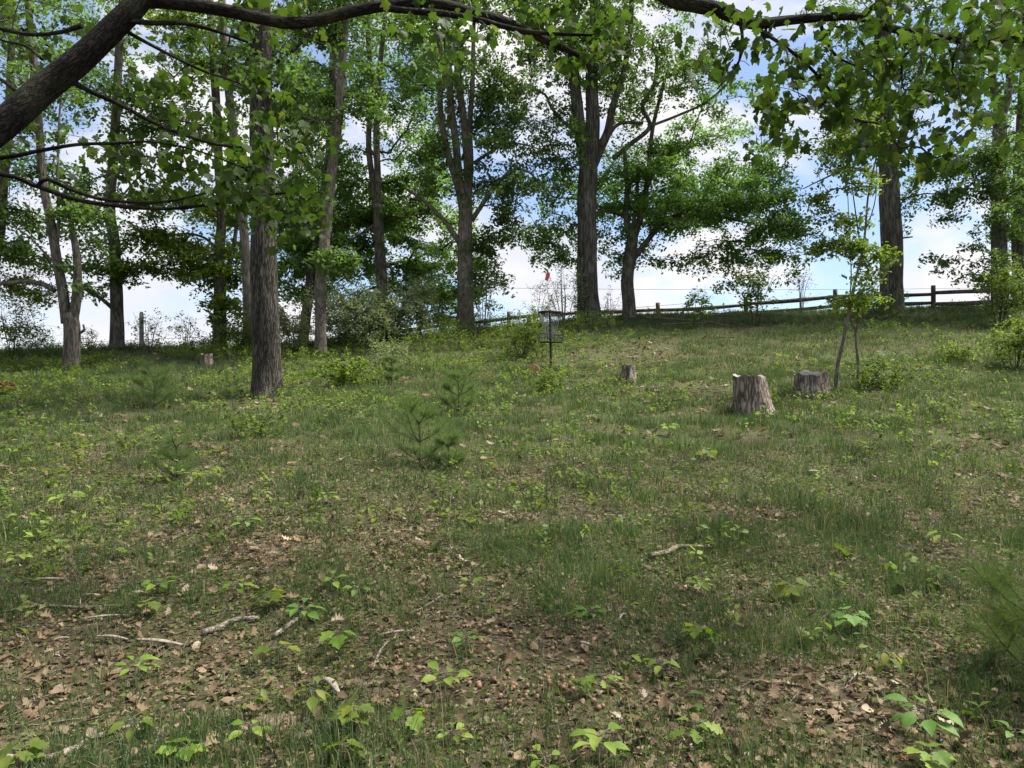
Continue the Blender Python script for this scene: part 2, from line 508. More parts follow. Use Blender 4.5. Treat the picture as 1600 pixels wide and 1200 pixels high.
M = {}
M['ground'] = ground_material()
M['oak_bark'] = bark_mat('oak_bark', (.009, .008, .007), (.042, .038, .031), (.105, .096, .080), scale=17, stretch=.16, bump=1.0)
M['grey_bark'] = bark_mat('grey_bark', (.036, .030, .025), (.092, .080, .066), (.175, .155, .132), scale=8, stretch=.2, bump=.5, moss=.35)
M['pale_bark'] = bark_mat('pale_bark', (.055, .044, .036), (.14, .118, .097), (.235, .205, .172), scale=10, stretch=.22, bump=.5, moss=.25)
M['big_bark'] = bark_mat('big_bark', (.024, .021, .018), (.076, .069, .058), (.15, .138, .118), scale=8, stretch=.12, bump=.8, moss=.2)
M['limb_bark'] = bark_mat('limb_bark', (.007, .006, .005), (.017, .0145, .0125), (.040, .035, .030), scale=34, stretch=.28, bump=.8, along=True, moss=.25)
M['stump_bark'] = bark_mat('stump_bark', (.045, .033, .025), (.175, .138, .108), (.37, .315, .26), scale=12, stretch=.2, bump=1.0)
M['fence_wood'] = bark_mat('fence_wood', (.035, .028, .024), (.085, .07, .058), (.16, .135, .115), scale=12, stretch=.3, bump=.4)
G1 = [(0, (.052, .088, .027)), (.5, (.082, .130, .040)), (1, (.115, .168, .053))]
G2 = [(0, (.056, .095, .031)), (.5, (.088, .140, .044)), (1, (.122, .178, .057))]
G3 = [(0, (.065, .105, .018)), (.5, (.105, .155, .028)), (1, (.165, .205, .045))]
M['maple_leaf'] = leaf_mat('maple_leaf', [(0, (.028, .056, .012)), (.55, (.054, .094, .019)), (1, (.10, .13, .03))], tmix=.45, trans_gain=(1.5, 1.65, .7))
M['oak_leaf'] = leaf_mat('oak_leaf', G1, tmix=.5, trans_gain=(1.7, 1.95, 1.0))
M['dark_leaf'] = leaf_mat('dark_leaf', G2, tmix=.55, trans_gain=(1.9, 2.3, .95))
M['bright_leaf'] = leaf_mat('bright_leaf', G3, tmix=.45)
M['seedling_leaf'] = leaf_mat('seedling_leaf', [(0, (.095, .17, .022)), (.5, (.15, .235, .036)), (1, (.22, .29, .055))], tmix=.38)
M['yellow_leaf'] = leaf_mat('yellow_leaf', [(0, (.085, .13, .022)), (.6, (.13, .175, .03)), (1, (.21, .225, .035))], tmix=.42)
M['fresh_leaf'] = leaf_mat('fresh_leaf', [(0, (.085, .18, .035)), (1, (.15, .27, .06))], tmix=.4)
M['silver_leaf'] = leaf_mat('silver_leaf', [(0, (.11, .145, .065)), (.5, (.17, .205, .10)), (1, (.25, .285, .17))], tmix=.42, trans_gain=(1.5, 1.6, 1.0))
M['ground_leaf'] = leaf_mat('ground_leaf', [(0, (.05, .085, .018)), (.5, (.095, .14, .03)), (1, (.17, .215, .05))], tmix=.4)
M['grass'] = leaf_mat('grass', [(0, (.038, .070, .028)), (.45, (.064, .110, .042)), (.78, (.105, .15, .056)), (.92, (.18, .165, .085)), (1, (.26, .215, .125))], tmix=.35, trans_gain=(1.4, 1.5, .8))
M['needle'] = leaf_mat('needle', [(0, (.065, .105, .045)), (1, (.12, .17, .072))], tmix=.5)
M['bright_needle'] = leaf_mat('bright_needle', [(0, (.045, .075, .026)), (.7, (.078, .115, .038)), (1, (.16, .19, .055))], tmix=.35)
M['red_leaf'] = leaf_mat('red_leaf', [(0, (.10, .035, .02)), (1, (.18, .075, .035))], tmix=.35, trans_gain=(1.5, 1.0, .7))
DEADC = [(0, (.050, .035, .021)), (.2, (.095, .066, .039)), (.5, (.155, .112, .066)), (.75, (.235, .178, .112)), (.88, (.15, .085, .043)), (.94, (.21, .162, .106)), (1, (.42, .35, .26))]
M['dead_leaf'] = dead_mat('dead_leaf', DEADC)
M['nut'] = plain_mat('nut', (.17, .085, .045), (.31, .19, .12), rough=.55, scale=30)
M['stick'] = bark_mat('stick', (.09, .072, .058), (.22, .18, .145), (.36, .31, .26), scale=22, stretch=1, bump=.5)
M['moss_stick'] = bark_mat('moss_stick', (.07, .06, .04), (.19, .16, .11), (.30, .255, .20), scale=22, stretch=1, bump=.5, moss=.8)
M['pale_wood'] = plain_mat('pale_wood', (.16, .13, .10), (.36, .31, .25), rough=.95, scale=40, bump=.8)
M['twig'] = plain_mat('twig', (.030, .024, .02), (.06, .05, .042), rough=.9)
M['pale_twig'] = plain_mat('pale_twig', (.10, .085, .065), (.17, .15, .12), rough=.9)
M['black_metal'] = plain_mat('black_metal', (.012, .012, .014), (.02, .02, .022), rough=.5)
M['chain'] = plain_mat('chain', (.15, .155, .16), (.23, .235, .24), rough=.5, metal=.3)
M['rod'] = plain_mat('rod', (.30, .29, .29), (.36, .35, .35), rough=.5)
M['flag'] = plain_mat('flag', (.62, .07, .06), (.72, .12, .10), rough=.8)
M['cut_wood'] = plain_mat('cut_wood', (.30, .15, .065), (.42, .22, .10), rough=.85, scale=9, bump=.3)
M['grey_wood'] = plain_mat('grey_wood', (.17, .15, .13), (.30, .275, .245), rough=.9, scale=14, bump=.4)
M['soil'] = plain_mat('soil', (.10, .072, .05), (.20, .15, .11), rough=.97, scale=45, bump=.8)
M['wire'] = plain_mat('wire', (.05, .05, .055), rough=.6)
M['stake'] = plain_mat('stake', (.26, .235, .21), (.38, .35, .32), rough=.9, scale=20, bump=.3)
M['white_paint'] = plain_mat('white_paint', (.62, .59, .56), (.74, .71, .68), rough=.8, scale=20)

# ------------------------------------------------------------------ the ground
def axis(a, fine, far, grow=1.18):
    v = [a]; s = fine
    while v[-1] < far:
        s *= grow; v.append(v[-1] + s)
    return v
xp = list(np.arange(0, 9, .16)); xp += axis(xp[-1], .16, 420)[1:]
xs = np.array([-v for v in xp[:0:-1]] + xp)
yf = list(np.arange(1, 13, .14)) + list(np.arange(13, 34, .3))
ys = np.array([-v for v in axis(-yf[0], .14, 420)[:0:-1]] + yf + axis(yf[-1], .3, 700)[1:])
gx, gy = np.meshgrid(xs, ys)
gv = np.column_stack([gx.ravel(), gy.ravel(), gz(gx, gy).ravel()])
nx, ny = len(xs), len(ys)
ii, jj = np.meshgrid(np.arange(ny - 1), np.arange(nx - 1), indexing='ij')
gf = np.stack([ii * nx + jj, ii * nx + jj + 1, (ii + 1) * nx + jj + 1, (ii + 1) * nx + jj], -1).reshape(-1, 4)
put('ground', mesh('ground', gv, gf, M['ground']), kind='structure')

# ------------------------------------------------------------------ trees
def grow(init, att, g, step=.5, tip=.006, arch=.10, jit=.07):
    """join every foliage point to the nearest piece of wood; returns nodes, parents, radii and the end node of each point"""
    init = np.asarray(init, float)
    d0 = np.min(np.linalg.norm(att[:, None] - init[None], axis=2), 1)
    order = np.argsort(d0)
    cap = len(init) + len(att) * 16 + 64
    nodes = np.zeros((cap, 3)); par = np.full(cap, -1); n = len(init)
    nodes[:n] = init
    ends = np.zeros(len(att), int)
    for k in order:
        a = att[k]
        dv = nodes[:n] - a
        c = np.sqrt((dv ** 2).sum(1)) + .55 * np.maximum(dv[:, 2], 0)
        j = int(np.argmin(c))
        p0 = nodes[j]; ln = np.linalg.norm(a - p0)
        m = int(min(14, max(2, round(ln / step))))
        t = (np.arange(1, m + 1) / m)[:, None]
        P = p0 + (a - p0) * t
        P[:, 2] += arch * ln * np.sin(np.pi * t[:, 0])
        P[:-1] += g.normal(0, jit, (m - 1, 3)) * min(1, ln / 2) * step
        prev = j
        for q in P:
            if n >= cap: break
            nodes[n] = q; par[n] = prev; prev = n; n += 1
        ends[k] = prev
    nodes = nodes[:n]; par = par[:n]
    cnt = np.zeros(n); cnt[ends] += 1
    for i in range(n - 1, len(init) - 1, -1):
        if par[i] >= 0: cnt[par[i]] += cnt[i]
    rad = tip * np.maximum(cnt, 1) ** .48
    return nodes, par, rad, ends, len(init)

def spray(centres, outdir, g, m, rad, thick, size, droop=.35, tilt=.55):
    """m leaves round every centre, in a flattened disc; returns positions, matrices, sizes"""
    n = len(centres)
    a = g.uniform(0, 2 * np.pi, (n, m)); r = np.sqrt(g.uniform(.02, 1, (n, m))) * rad * g.uniform(.6, 1.3, (n, 1))
    off = np.stack([np.cos(a) * r, np.sin(a) * r, g.normal(0, thick, (n, m)) - .25 * r], -1)
    up = unit(np.array([0, 0, 1.]) + outdir * .35 + g.normal(0, .15, (n, 3)))
    rx = unit(np.cross(up, np.array([0, 1., .1]))); ry = np.cross(up, rx)
    B = np.stack([rx, ry, up], -1)
    pos = np.einsum('nij,nmj->nmi', B, off) + centres[:, None, :]
    yd = unit(off * np.array([1, 1, .2])) + g.normal(0, .5, (n, m, 3)); yd[..., 2] -= droop
    zd = np.broadcast_to(up[:, None, :], yd.shape) + g.normal(0, tilt, (n, m, 3))
    K = n * m
    return pos.reshape(K, 3), frames(yd.reshape(K, 3), zd.reshape(K, 3)), g.uniform(.5, 1.3, K) * size

def sample_blobs(blobs, g, mult=1.0, carve=0., grow_r=1.0):
    out_ = []
    for (cx, cy_, rx, ry, d, rd, n) in blobs:
        n = int(round(n * mult))
        v = g.normal(0, 1, (n, 3)); v /= np.linalg.norm(v, axis=1)[:, None]
        v *= g.uniform(.08, 1, (n, 1)) ** (1 / 2.6)
        c = at(cx, cy_, d); s = d / F_PX
        P = c + v * np.array([rx * s, rd, ry * s]) * grow_r
        if carve:
            lay = g.uniform(0, 1, len(P)) < .45
            zq = P[:, 2] + .12 * np.hypot(P[:, 0] - c[0], P[:, 1] - c[1])
            P[:, 2] = np.where(lay, P[:, 2] + .8 * (np.round(zq / 1.05) * 1.05 - zq), P[:, 2])
            nn = .6 * vnoise(P[:, 0] + .35 * P[:, 1], P[:, 2] * 1.7, .62, 21) + .4 * vnoise(P[:, 0] - .5 * P[:, 1], P[:, 2] * 1.5, 1.3, 22)
            P = P[nn > carve]
        out_.append(P)
    return np.concatenate(out_)

def px_path(pts, d=None):
    return np.array([at(p[0], p[1], p[2] if len(p) > 2 else d) for p in pts])

def tree(name, label, base_px, d, stems, blobs, bark, leafmat, seed, limbs=(), leaf=.135, per=40, srad=.44, flare=.35,
         group=None, twigmat=None, extra=None, thick=.08, sides=14, ridges=0, tip=.006, rough=.05, step=.5, droop=.35, dense=1.35):
    """stems / limbs: lists of (points in photo pixels [px, py(, d)], first radius in px, last radius in px).
    The first stem starts in the ground under base_px."""
    g = np.random.default_rng(seed)
    b = onground(base_px, d)
    root = thing(name, label, 'tree', b, group)
    k = d / F_PX
    init = []
    first = True
    trunk_parts = []
    def one(pts, r0, r1, ground=False):
        P = px_path(pts, d)
        if ground:
            P = np.vstack([[b[0], b[1], b[2] - .25], P])
        rr = np.linspace(r0 * k, r1 * k, len(P))
        return P, rr
    for (pts, r0, r1) in stems:
        P, rr = one(pts, r0, r1, first)
        V, Fc = tube(P, rr, sides=sides, step=.22, rough=rough, seed=seed + len(trunk_parts), flare=flare if first else 0, ridges=ridges)
        trunk_parts.append((V, Fc))
        init.append(catmull(P, .5)[3 if first else 0:])
        first = False
    V, Fc = join(trunk_parts)
    put('trunk', mesh('trunk', V - b, Fc, bark), root)
    for i, (pts, r0, r1) in enumerate(limbs):
        P, rr = one(pts, r0, r1)
        V, Fc = tube(P, rr, sides=8, step=.18, rough=.06, seed=seed + 50 + i)
        put('limb', mesh('limb', V - b, Fc, bark), root)
        init.append(catmull(P, .4))
    init = np.concatenate(init)
    if len(blobs) or extra is not None:
        att = sample_blobs(blobs, g, dense * 1.42, carve=.39, grow_r=1.18) if len(blobs) else np.zeros((0, 3))
        if extra is not None:
            att = np.concatenate([att, extra])
        top = init[init[:, 2] > b[2] + (.15 * (init[:, 2].max() - b[2]))]
        nodes, par, rad, ends, n0 = grow(top, att, g, tip=tip, step=step)
        idx = np.arange(n0, len(nodes))
        V, Fc = segs(nodes[par[idx]], nodes[idx], np.minimum(np.where(par[idx] < n0, rad[idx] * 1.15, rad[par[idx]]), rad[idx] * 1.6), rad[idx], 4)
        put('twigs', mesh('twigs', V - b, Fc, twigmat or M['twig']), root, kind='stuff')
        od = unit(nodes[ends] - nodes[par[ends]])
        pos, Mx, sz = spray(nodes[ends], od, g, per, srad, thick, leaf, droop=droop, tilt=.45)
        # leaves also sit along the last stretch of each twig
        p1 = par[ends]; p1 = np.where(p1 < n0, ends, p1)
        pos2, Mx2, sz2 = spray(nodes[p1], od, g, max(4, per // 4), srad * .6, thick, leaf, droop=droop)
        pos = np.concatenate([pos, pos2]); Mx = np.concatenate([Mx, Mx2]); sz = np.concatenate([sz, sz2])
        V, Fc = scatter(KITE_V, KITE_F, pos, Mx, sz)
        ti = np.repeat(np.clip(g.normal(.45, .24, len(pos)), 0, 1), 4)
        put('crown', mesh('crown', V - b, Fc, leafmat, smooth=False, tint=ti), root, kind='stuff')
    return root

# --- the big oak by the basket
tree('oak_tree', 'tall straight oak with the thickest dark trunk behind the disc golf basket', 920, 27.5,
     [([(919, 470), (917, 380), (917, 300), (919, 262)], 17.5, 14),
      ([(918, 275), (908, 215), (898, 130), (893, 40), (888, -60), (880, -160)], 11, 5),
      ([(919, 275), (926, 200), (925, 120), (930, 40), (930, -60), (940, -180)], 12.5, 6),
      ([(922, 268), (938, 232), (950, 205), (958, 165), (975, 110), (985, 40), (990, -60)], 8, 3)],
     [(905, 40, 95, 75, 27.5, 2.5, 120), (850, 20, 60, 50, 27, 2, 26), (860, 110, 40, 40, 27.5, 1.5, 14), (868, 215, 45, 40, 27, 1.5, 22), (1000, 90, 90, 90, 27.5, 2.5, 130), (950, 0, 130, 60, 27, 3, 110), (1065, 60, 60, 70, 27.5, 2, 50), (860, 165, 40, 30, 27.5, 1, 9),
      (855, 270, 45, 40, 27.5, 1.2, 16), (960, -130, 190, 90, 27.5, 3.5, 90)],
     M['big_bark'], M['oak_leaf'], 11,
     limbs=[([(906, 212), (880, 190), (862, 168), (852, 148), (835, 140), (828, 130)], 3.2, 1.2),
            ([(940, 232), (965, 195), (1005, 192)], 3.4, 2.4), ([(958, 248), (985, 225), (1015, 198), (1004, 165), (1022, 132), (1026, 90), (1015, 70)], 4, 2.2),
            ([(1013, 198), (1060, 180), (1110, 155), (1150, 110), (1158, 60)], 2.4, 1.2)], sides=20, ridges=.012, flare=.4)
# --- the spreading tree right of it
tree('spreading_tree', 'grey trunk forking low with dense dark spreading foliage right of the biggest oak', 983, 28.3,
     [([(982, 470), (980, 440), (984, 400), (988, 372)], 11, 9),
      ([(987, 378), (978, 335), (980, 290), (975, 230)], 5.5, 3), ([(989, 378), (1003, 330), (1012, 280), (1020, 200), (1040, 120)], 5.5, 2.5),
      ([(989, 405), (1010, 378), (1040, 345), (1080, 330), (1130, 340), (1190, 352)], 5, 1.6), ([(986, 375), (993, 320), (998, 260)], 4, 2)],
     [(1000, 270, 75, 55, 29, 2.5, 120), (1100, 285, 105, 65, 28.5, 3, 230), (1180, 345, 80, 55, 27.8, 2, 120), (1060, 350, 80, 35, 28, 2, 70), (1120, 195, 80, 65, 29, 2.5, 90), (1195, 405, 60, 38, 27.5, 1.2, 30), (1075, 395, 55, 26, 28, 1.2, 24),
      (868, 372, 45, 50, 29, 1.5, 62), (955, 395, 40, 40, 29, 1.3, 22), (935, 300, 50, 60, 29.5, 1.5, 60), (1225, 300, 30, 40, 28, 1, 14), (1120, 420, 50, 24, 27.5, 1, 8), (868, 300, 34, 30, 29, 1, 14), (1045, 310, 80, 55, 28.5, 2, 80), (1150, 250, 95, 45, 28.5, 2, 70), (1215, 370, 45, 40, 28, 1.2, 36)],
     M['grey_bark'], M['dark_leaf'], 12, dense=.95, limbs=[([(1080, 332), (1120, 310), (1170, 330), (1215, 360)], 1.8, .8), ([(980, 340), (940, 330), (895, 355), (860, 380)], 2.2, .8)], sides=16)
# --- multi-stemmed tree left of the basket
tree('forked_tree', 'grey trunk splitting into several upright stems left of the red flag', 727, 25.5,
     [([(727, 480), (727, 420), (727, 370), (727, 330)], 13.5, 11),
      ([(725, 340), (716, 290), (700, 240), (690, 190), (688, 150), (695, 110), (684, 60), (676, 10)], 6.5, 3),
      ([(727, 335), (718, 280), (712, 220), (704, 160), (700, 90), (692, 20), (690, -60)], 7, 4),
      ([(730, 335), (731, 270), (726, 200), (716, 120), (712, 40), (708, -60)], 7, 4),
      ([(731, 325), (735, 260), (734, 200), (738, 130), (740, 60), (742, -20)], 5.5, 2.5)],
     [(715, 110, 90, 110, 25.5, 2.5, 110), (790, 150, 55, 70, 25.5, 2, 32), (780, 235, 45, 40, 25.5, 1.5, 30), (768, 340, 48, 60, 25.5, 1.4, 60), (795, 290, 35, 30, 25.5, 1, 14), (765, 420, 30, 40, 25.5, 1, 18), (690, 290, 40, 60, 25.5, 1.2, 26), (710, -60, 120, 80, 25.5, 3, 70)],
     M['pale_bark'], M['oak_leaf'], 13, dense=1.6,
     limbs=[([(717, 378), (700, 352), (682, 332), (660, 312), (636, 296)], 4.5, 2), ([(737, 345), (752, 322), (775, 290), (800, 266), (825, 268), (848, 292)], 4, 1.3),
            ([(740, 255), (765, 238), (790, 225), (820, 226), (850, 236)], 2.8, 1), ([(742, 190), (760, 165), (775, 130), (785, 90)], 2, 1)], sides=16)
# --- dense dark tree in the back, left of centre
tree('dense_tree', 'double grey trunk rising from pale shrubs with a dense dark crown behind', 597, 28.5,
     [([(598, 470), (595, 420), (592, 360), (590, 320)], 9.5, 8), ([(590, 325), (582, 280), (576, 220), (580, 140), (575, 60), (570, -40)], 5.5, 3),
      ([(591, 325), (590, 270), (588, 200), (592, 120), (600, 40), (604, -40)], 6, 3)],
     [(560, 385, 100, 75, 30.5, 2.2, 200), (650, 360, 85, 85, 30.5, 2.2, 210), (600, 210, 105, 110, 30.5, 2.5, 210), (490, 270, 70, 120, 30.5, 2.5, 130), (690, 425, 55, 50, 29.5, 1.5, 60), (738, 425, 18, 45, 29, .8, 18), (610, 80, 110, 80, 30, 2.5, 120), (650, 470, 60, 22, 30, 1, 26), (560, -40, 150, 80, 30, 3, 60), (470, 420, 50, 50, 30, 2, 60), (715, 485, 25, 25, 29.5, 1, 14)],
     M['grey_bark'], M['dark_leaf'], 14, dense=1.5, limbs=[([(590, 330), (630, 340), (670, 330)], 2.5, 1), ([(588, 350), (540, 380), (500, 400)], 2.5, 1)], sides=14)
# --- leaning pale trunk
tree('leaning_tree', 'slender pale brown trunk leaning right between dark oak and double trunk', 500, 22.0,
     [([(501, 480), (500, 440), (506, 390), (514, 310), (521, 240), (530, 180), (534, 100), (540, 20), (546, -80), (550, -180)], 9, 6)],
     [(560, 40, 75, 60, 22, 1.8, 50), (480, 20, 50, 50, 22, 1.6, 30), (525, 400, 32, 20, 21.6, .5, 10), (470, 330, 40, 40, 22, 1, 22), (565, 165, 40, 30, 21.8, .6, 12), (550, -120, 120, 90, 22, 2.5, 70), (470, 190, 45, 45, 22.3, 1, 24)],
     M['pale_bark'], M['oak_leaf'], 15, limbs=[([(527, 195), (495, 185), (460, 190), (435, 196)], 1.6, .8), ([(505, 395), (525, 392), (545, 405)], 1.2, .6)])
tree('shaded_tree', 'dark leaning trunk half hidden behind the slender pale brown one', 470, 29,
     [([(480, 480), (488, 420), (500, 340), (510, 270), (518, 200), (520, 100), (524, 0)], 8, 5)],
     [(430, 250, 40, 90, 30, 2, 70), (500, 120, 60, 70, 30, 2, 70), (440, 90, 60, 80, 30, 2, 70), (455, 350, 40, 60, 30, 1.5, 50)], M['big_bark'], M['oak_leaf'], 16)
# --- furrowed oak in front
tree('oak_tree', 'dark furrowed oak trunk standing alone in front, left of centre', 417, 14.6,
     [([(417, 560), (414, 480), (412, 390), (411, 300), (409, 200), (407, 100), (405, 0), (404, -100), (402, -300)], 21.5, 15)],
     [(400, -230, 330, 120, 14.6, 3.0, 110), (250, -330, 260, 120, 13, 2.5, 60), (620, -300, 220, 110, 14.5, 2.5, 60), (455, 120, 30, 30, 14.2, .4, 6), (375, 60, 30, 40, 14.3, .4, 7)],
     M['oak_bark'], M['oak_leaf'], 17, limbs=[([(421, 105), (445, 88), (470, 68), (488, 42)], 3.2, 1.6), ([(418, 200), (440, 192), (480, 190), (520, 182), (545, 175)], 1.6, .6), ([(400, -60), (330, -120), (250, -200)], 7, 3), ([(408, -80), (500, -150), (600, -230)], 7, 3)],
     sides=30, ridges=.03, flare=.5, rough=.035, srad=.45, per=50, dense=.8)
# --- trees on the left rim
tree('twin_trunk_tree', 'grey twin trunk with one snapped stem at the far left', 112, 20.0,
     [([(113, 545), (112, 510), (108, 490)], 12, 11), ([(104, 505), (97, 450), (88, 400), (78, 340), (68, 290), (62, 210), (55, 120), (45, 20), (40, -80)], 8, 4.5),
      ([(112, 512), (119, 470), (121, 430), (119, 390), (113, 360), (109, 326)], 8, 3.5), ([(88, 400), (92, 350), (90, 290), (92, 200), (98, 120)], 2.6, 1.5)],
     [(60, 110, 70, 100, 20.5, 2.2, 46), (50, 235, 50, 40, 20.5, 1.5, 24), (135, 330, 40, 40, 20.5, 1.2, 16), (30, 360, 45, 35, 20.8, 1.2, 22), (45, 20, 90, 50, 20, 2.5, 36), (135, 420, 22, 30, 20.5, .8, 7)],
     M['grey_bark'], M['oak_leaf'], 18, limbs=[([(86, 455), (70, 445), (40, 440), (10, 443), (-40, 440)], 4, 3), ([(84, 410), (60, 385), (40, 365), (10, 350)], 2, .8), ([(126, 520), (132, 515), (130, 507)], 2.4, 1.6)], sides=16)
tree('rim_tree', 'knobbly grey trunk with a low left branch beside the small stake', 182, 23.5,
     [([(183, 510), (182, 460), (180, 420), (178, 370), (172, 330), (175, 270), (180, 200), (184, 120), (190, 20), (195, -80)], 10.5, 5)],
     [(175, 90, 70, 90, 23.5, 2.2, 50), (215, 225, 35, 30, 23.5, 1, 14), (155, 400, 30, 40, 23.3, .8, 16), (150, 290, 35, 40, 23.5, 1, 18), (205, 425, 26, 16, 23.5, .6, 8), (260, 160, 45, 45, 23.5, 1.5, 26)],
     M['grey_bark'], M['oak_leaf'], 19, limbs=[([(176, 482), (160, 468), (140, 455), (118, 435), (98, 415), (80, 400)], 3.6, 1.4), ([(172, 372), (160, 365), (150, 350)], 1.4, .7)])
tree('leafy_tree', 'leafy tree whose low green boughs hang over the sky gap beside the dark oak', 342, 24.0,
     [([(343, 500), (344, 450), (342, 400), (346, 340), (342, 260), (338, 160), (330, 40), (325, -60)], 10, 5), ([(344, 445), (356, 420), (366, 380), (372, 320)], 5, 2.5)],
     [(310, 360, 85, 45, 24, 2, 95), (255, 395, 60, 26, 23.6, 1.4, 42), (330, 425, 45, 32, 24, 1.2, 36), (285, 320, 70, 30, 24, 1.5, 45), (370, 430, 30, 60, 24.2, 1, 32), (310, 150, 80, 60, 24, 2, 34), (330, 30, 90, 60, 24, 2.2, 46), (215, 420, 24, 10, 23.5, .6, 9), (360, 490, 30, 26, 24, .8, 14)],
     M['grey_bark'], M['bright_leaf'], 20, dense=1.0, limbs=[([(343, 395), (320, 372), (285, 365), (250, 378), (215, 408)], 2.4, .9)])
tree('pale_tree', 'slender pale trunk just left of the dark furrowed oak', 389, 23.5,
     [([(388, 490), (385, 430), (382, 370), (376, 300), (366, 220), (357, 140), (350, 60), (345, -40)], 8, 5.5)],
     [(350, 50, 70, 70, 23.5, 1.8, 50), (400, 130, 40, 50, 23.8, 1.2, 26), (420, 40, 50, 50, 24, 1.5, 34)], M['pale_bark'], M['oak_leaf'], 21)
tree('edge_tree', 'loose pale leaved tree cut by the left edge', -12, 21.5,
     [([(-12, 490), (-10, 420), (0, 360), (6, 280), (14, 180), (18, 60), (22, -60)], 9, 5)],
     [(20, 410, 48, 40, 21.5, 1.3, 30), (35, 470, 50, 36, 21.7, 1.2, 26), (0, 300, 40, 50, 21.5, 1.4, 24), (20, 170, 50, 80, 22, 1.6, 36), (-40, 60, 60, 80, 21.5, 2, 30)], M['grey_bark'], M['bright_leaf'], 22, leaf=.10)
# --- right rim
tree('oak_tree', 'very thick dark trunk in front of the fence near the right', 1393, 28.0,
     [([(1393, 440), (1393, 390), (1391, 320), (1388, 260), (1382, 190), (1378, 130), (1380, 40), (1382, -80)], 17.5, 11),
      ([(1391, 280), (1405, 230), (1425, 170), (1440, 100), (1450, 20)], 7, 3), ([(1388, 270), (1370, 215), (1350, 150), (1335, 80)], 6, 2.5)],
     [(1390, 120, 95, 90, 28, 2.5, 130), (1300, 80, 60, 60, 28, 2, 40), (1470, 170, 50, 70, 28, 2, 50), (1460, 300, 40, 50, 27.5, 1.4, 36), (1260, 275, 32, 26, 27.5, .8, 12), (1390, -80, 170, 80, 28, 3, 80), (1320, 220, 40, 40, 28, 1.2, 18)],
     M['big_bark'], M['oak_leaf'], 23, limbs=[([(1408, 372), (1418, 371), (1426, 370)], 1.4, 1.0), ([(1384, 280), (1330, 262), (1290, 278), (1255, 295)], 2.2, .8)], sides=20, ridges=.012, flare=.28)
tree('tall_tree', 'forked dark trunk near the right edge wrapped in green leaves', 1562, 26.5,
     [([(1562, 440), (1562, 390), (1560, 320), (1561, 240), (1563, 180)], 12.5, 9.5), ([(1562, 190), (1553, 140), (1548, 80), (1550, 0), (1552, -80)], 6, 3.5), ([(1563, 190), (1576, 140), (1578, 80), (1572, 10), (1575, -80)], 6.5, 4)],
     [(1545, 150, 65, 110, 26.5, 2, 105), (1515, 330, 45, 50, 26, 1.5, 50), (1570, 300, 50, 70, 26, 1.2, 60), (1490, 395, 30, 22, 25.8, .8, 12), (1560, 400, 36, 50, 25.6, .8, 34), (1550, -60, 120, 80, 26.5, 2.5, 60), (1500, 250, 45, 40, 26.5, 1.2, 30)],
     M['grey_bark'], M['oak_leaf'], 24)
tree('corner_tree', 'dark trunk cut by the right edge behind leafy shrubs', 1594, 28.5,
     [([(1594, 440), (1592, 380), (1590, 320), (1594, 240), (1600, 140), (1606, 20)], 11, 7)],
     [(1600, 180, 50, 110, 29, 2, 70), (1600, 350, 40, 60, 28.5, 1.2, 40), (1640, 60, 90, 90, 29, 2.5, 50)], M['big_bark'], M['dark_leaf'], 25)
# --- the sapling among the stumps
tree('sapling', 'thin leaning sapling with bright leaves beside the low split stump', 1304, 14.6,
     [([(1309, 570), (1318, 530), (1326, 490), (1336, 440), (1346, 400), (1352, 360), (1356, 310), (1366, 260), (1378, 210)], 3.3, 1.0), ([(1346, 400), (1338, 340), (1330, 280), (1326, 220)], 1.3, .6), ([(1326, 490), (1330, 430), (1327, 360), (1322, 240)], 1.2, .5), ([(1352, 360), (1366, 320), (1370, 270), (1360, 180)], 1.1, .5)],
     [(1330, 285, 50, 65, 14.6, .55, 44), (1308, 390, 40, 28, 14.5, .45, 26), (1368, 405, 26, 30, 14.6, .35, 12), (1345, 200, 45, 40, 14.7, .5, 22), (1325, 445, 36, 20, 14.5, .35, 14), (1290, 340, 24, 30, 14.6, .3, 9)],
     M['pale_bark'], M['bright_leaf'], 26, dense=2.2, leaf=.095, per=15, srad=.2, thick=.05, flare=.15, twigmat=M['pale_twig'], tip=.004, sides=8, step=.25, droop=.5)
tree('sapling', 'thinner grey sapling with a kinked stem right of the leaning one', 1340, 14.9,
     [([(1341, 570), (1338, 540), (1336, 515), (1329, 500), (1326, 480)], 2.4, 1.2), ([(1338, 520), (1341, 490), (1344, 450)], 1.2, .6)],
     [(1335, 470, 26, 22, 14.9, .25, 9), (1352, 440, 18, 18, 14.9, .2, 5)], M['pale_bark'], M['bright_leaf'], 27, leaf=.09, per=12, srad=.16, thick=.04, flare=.1, twigmat=M['pale_twig'], tip=.003, sides=7, step=.2)

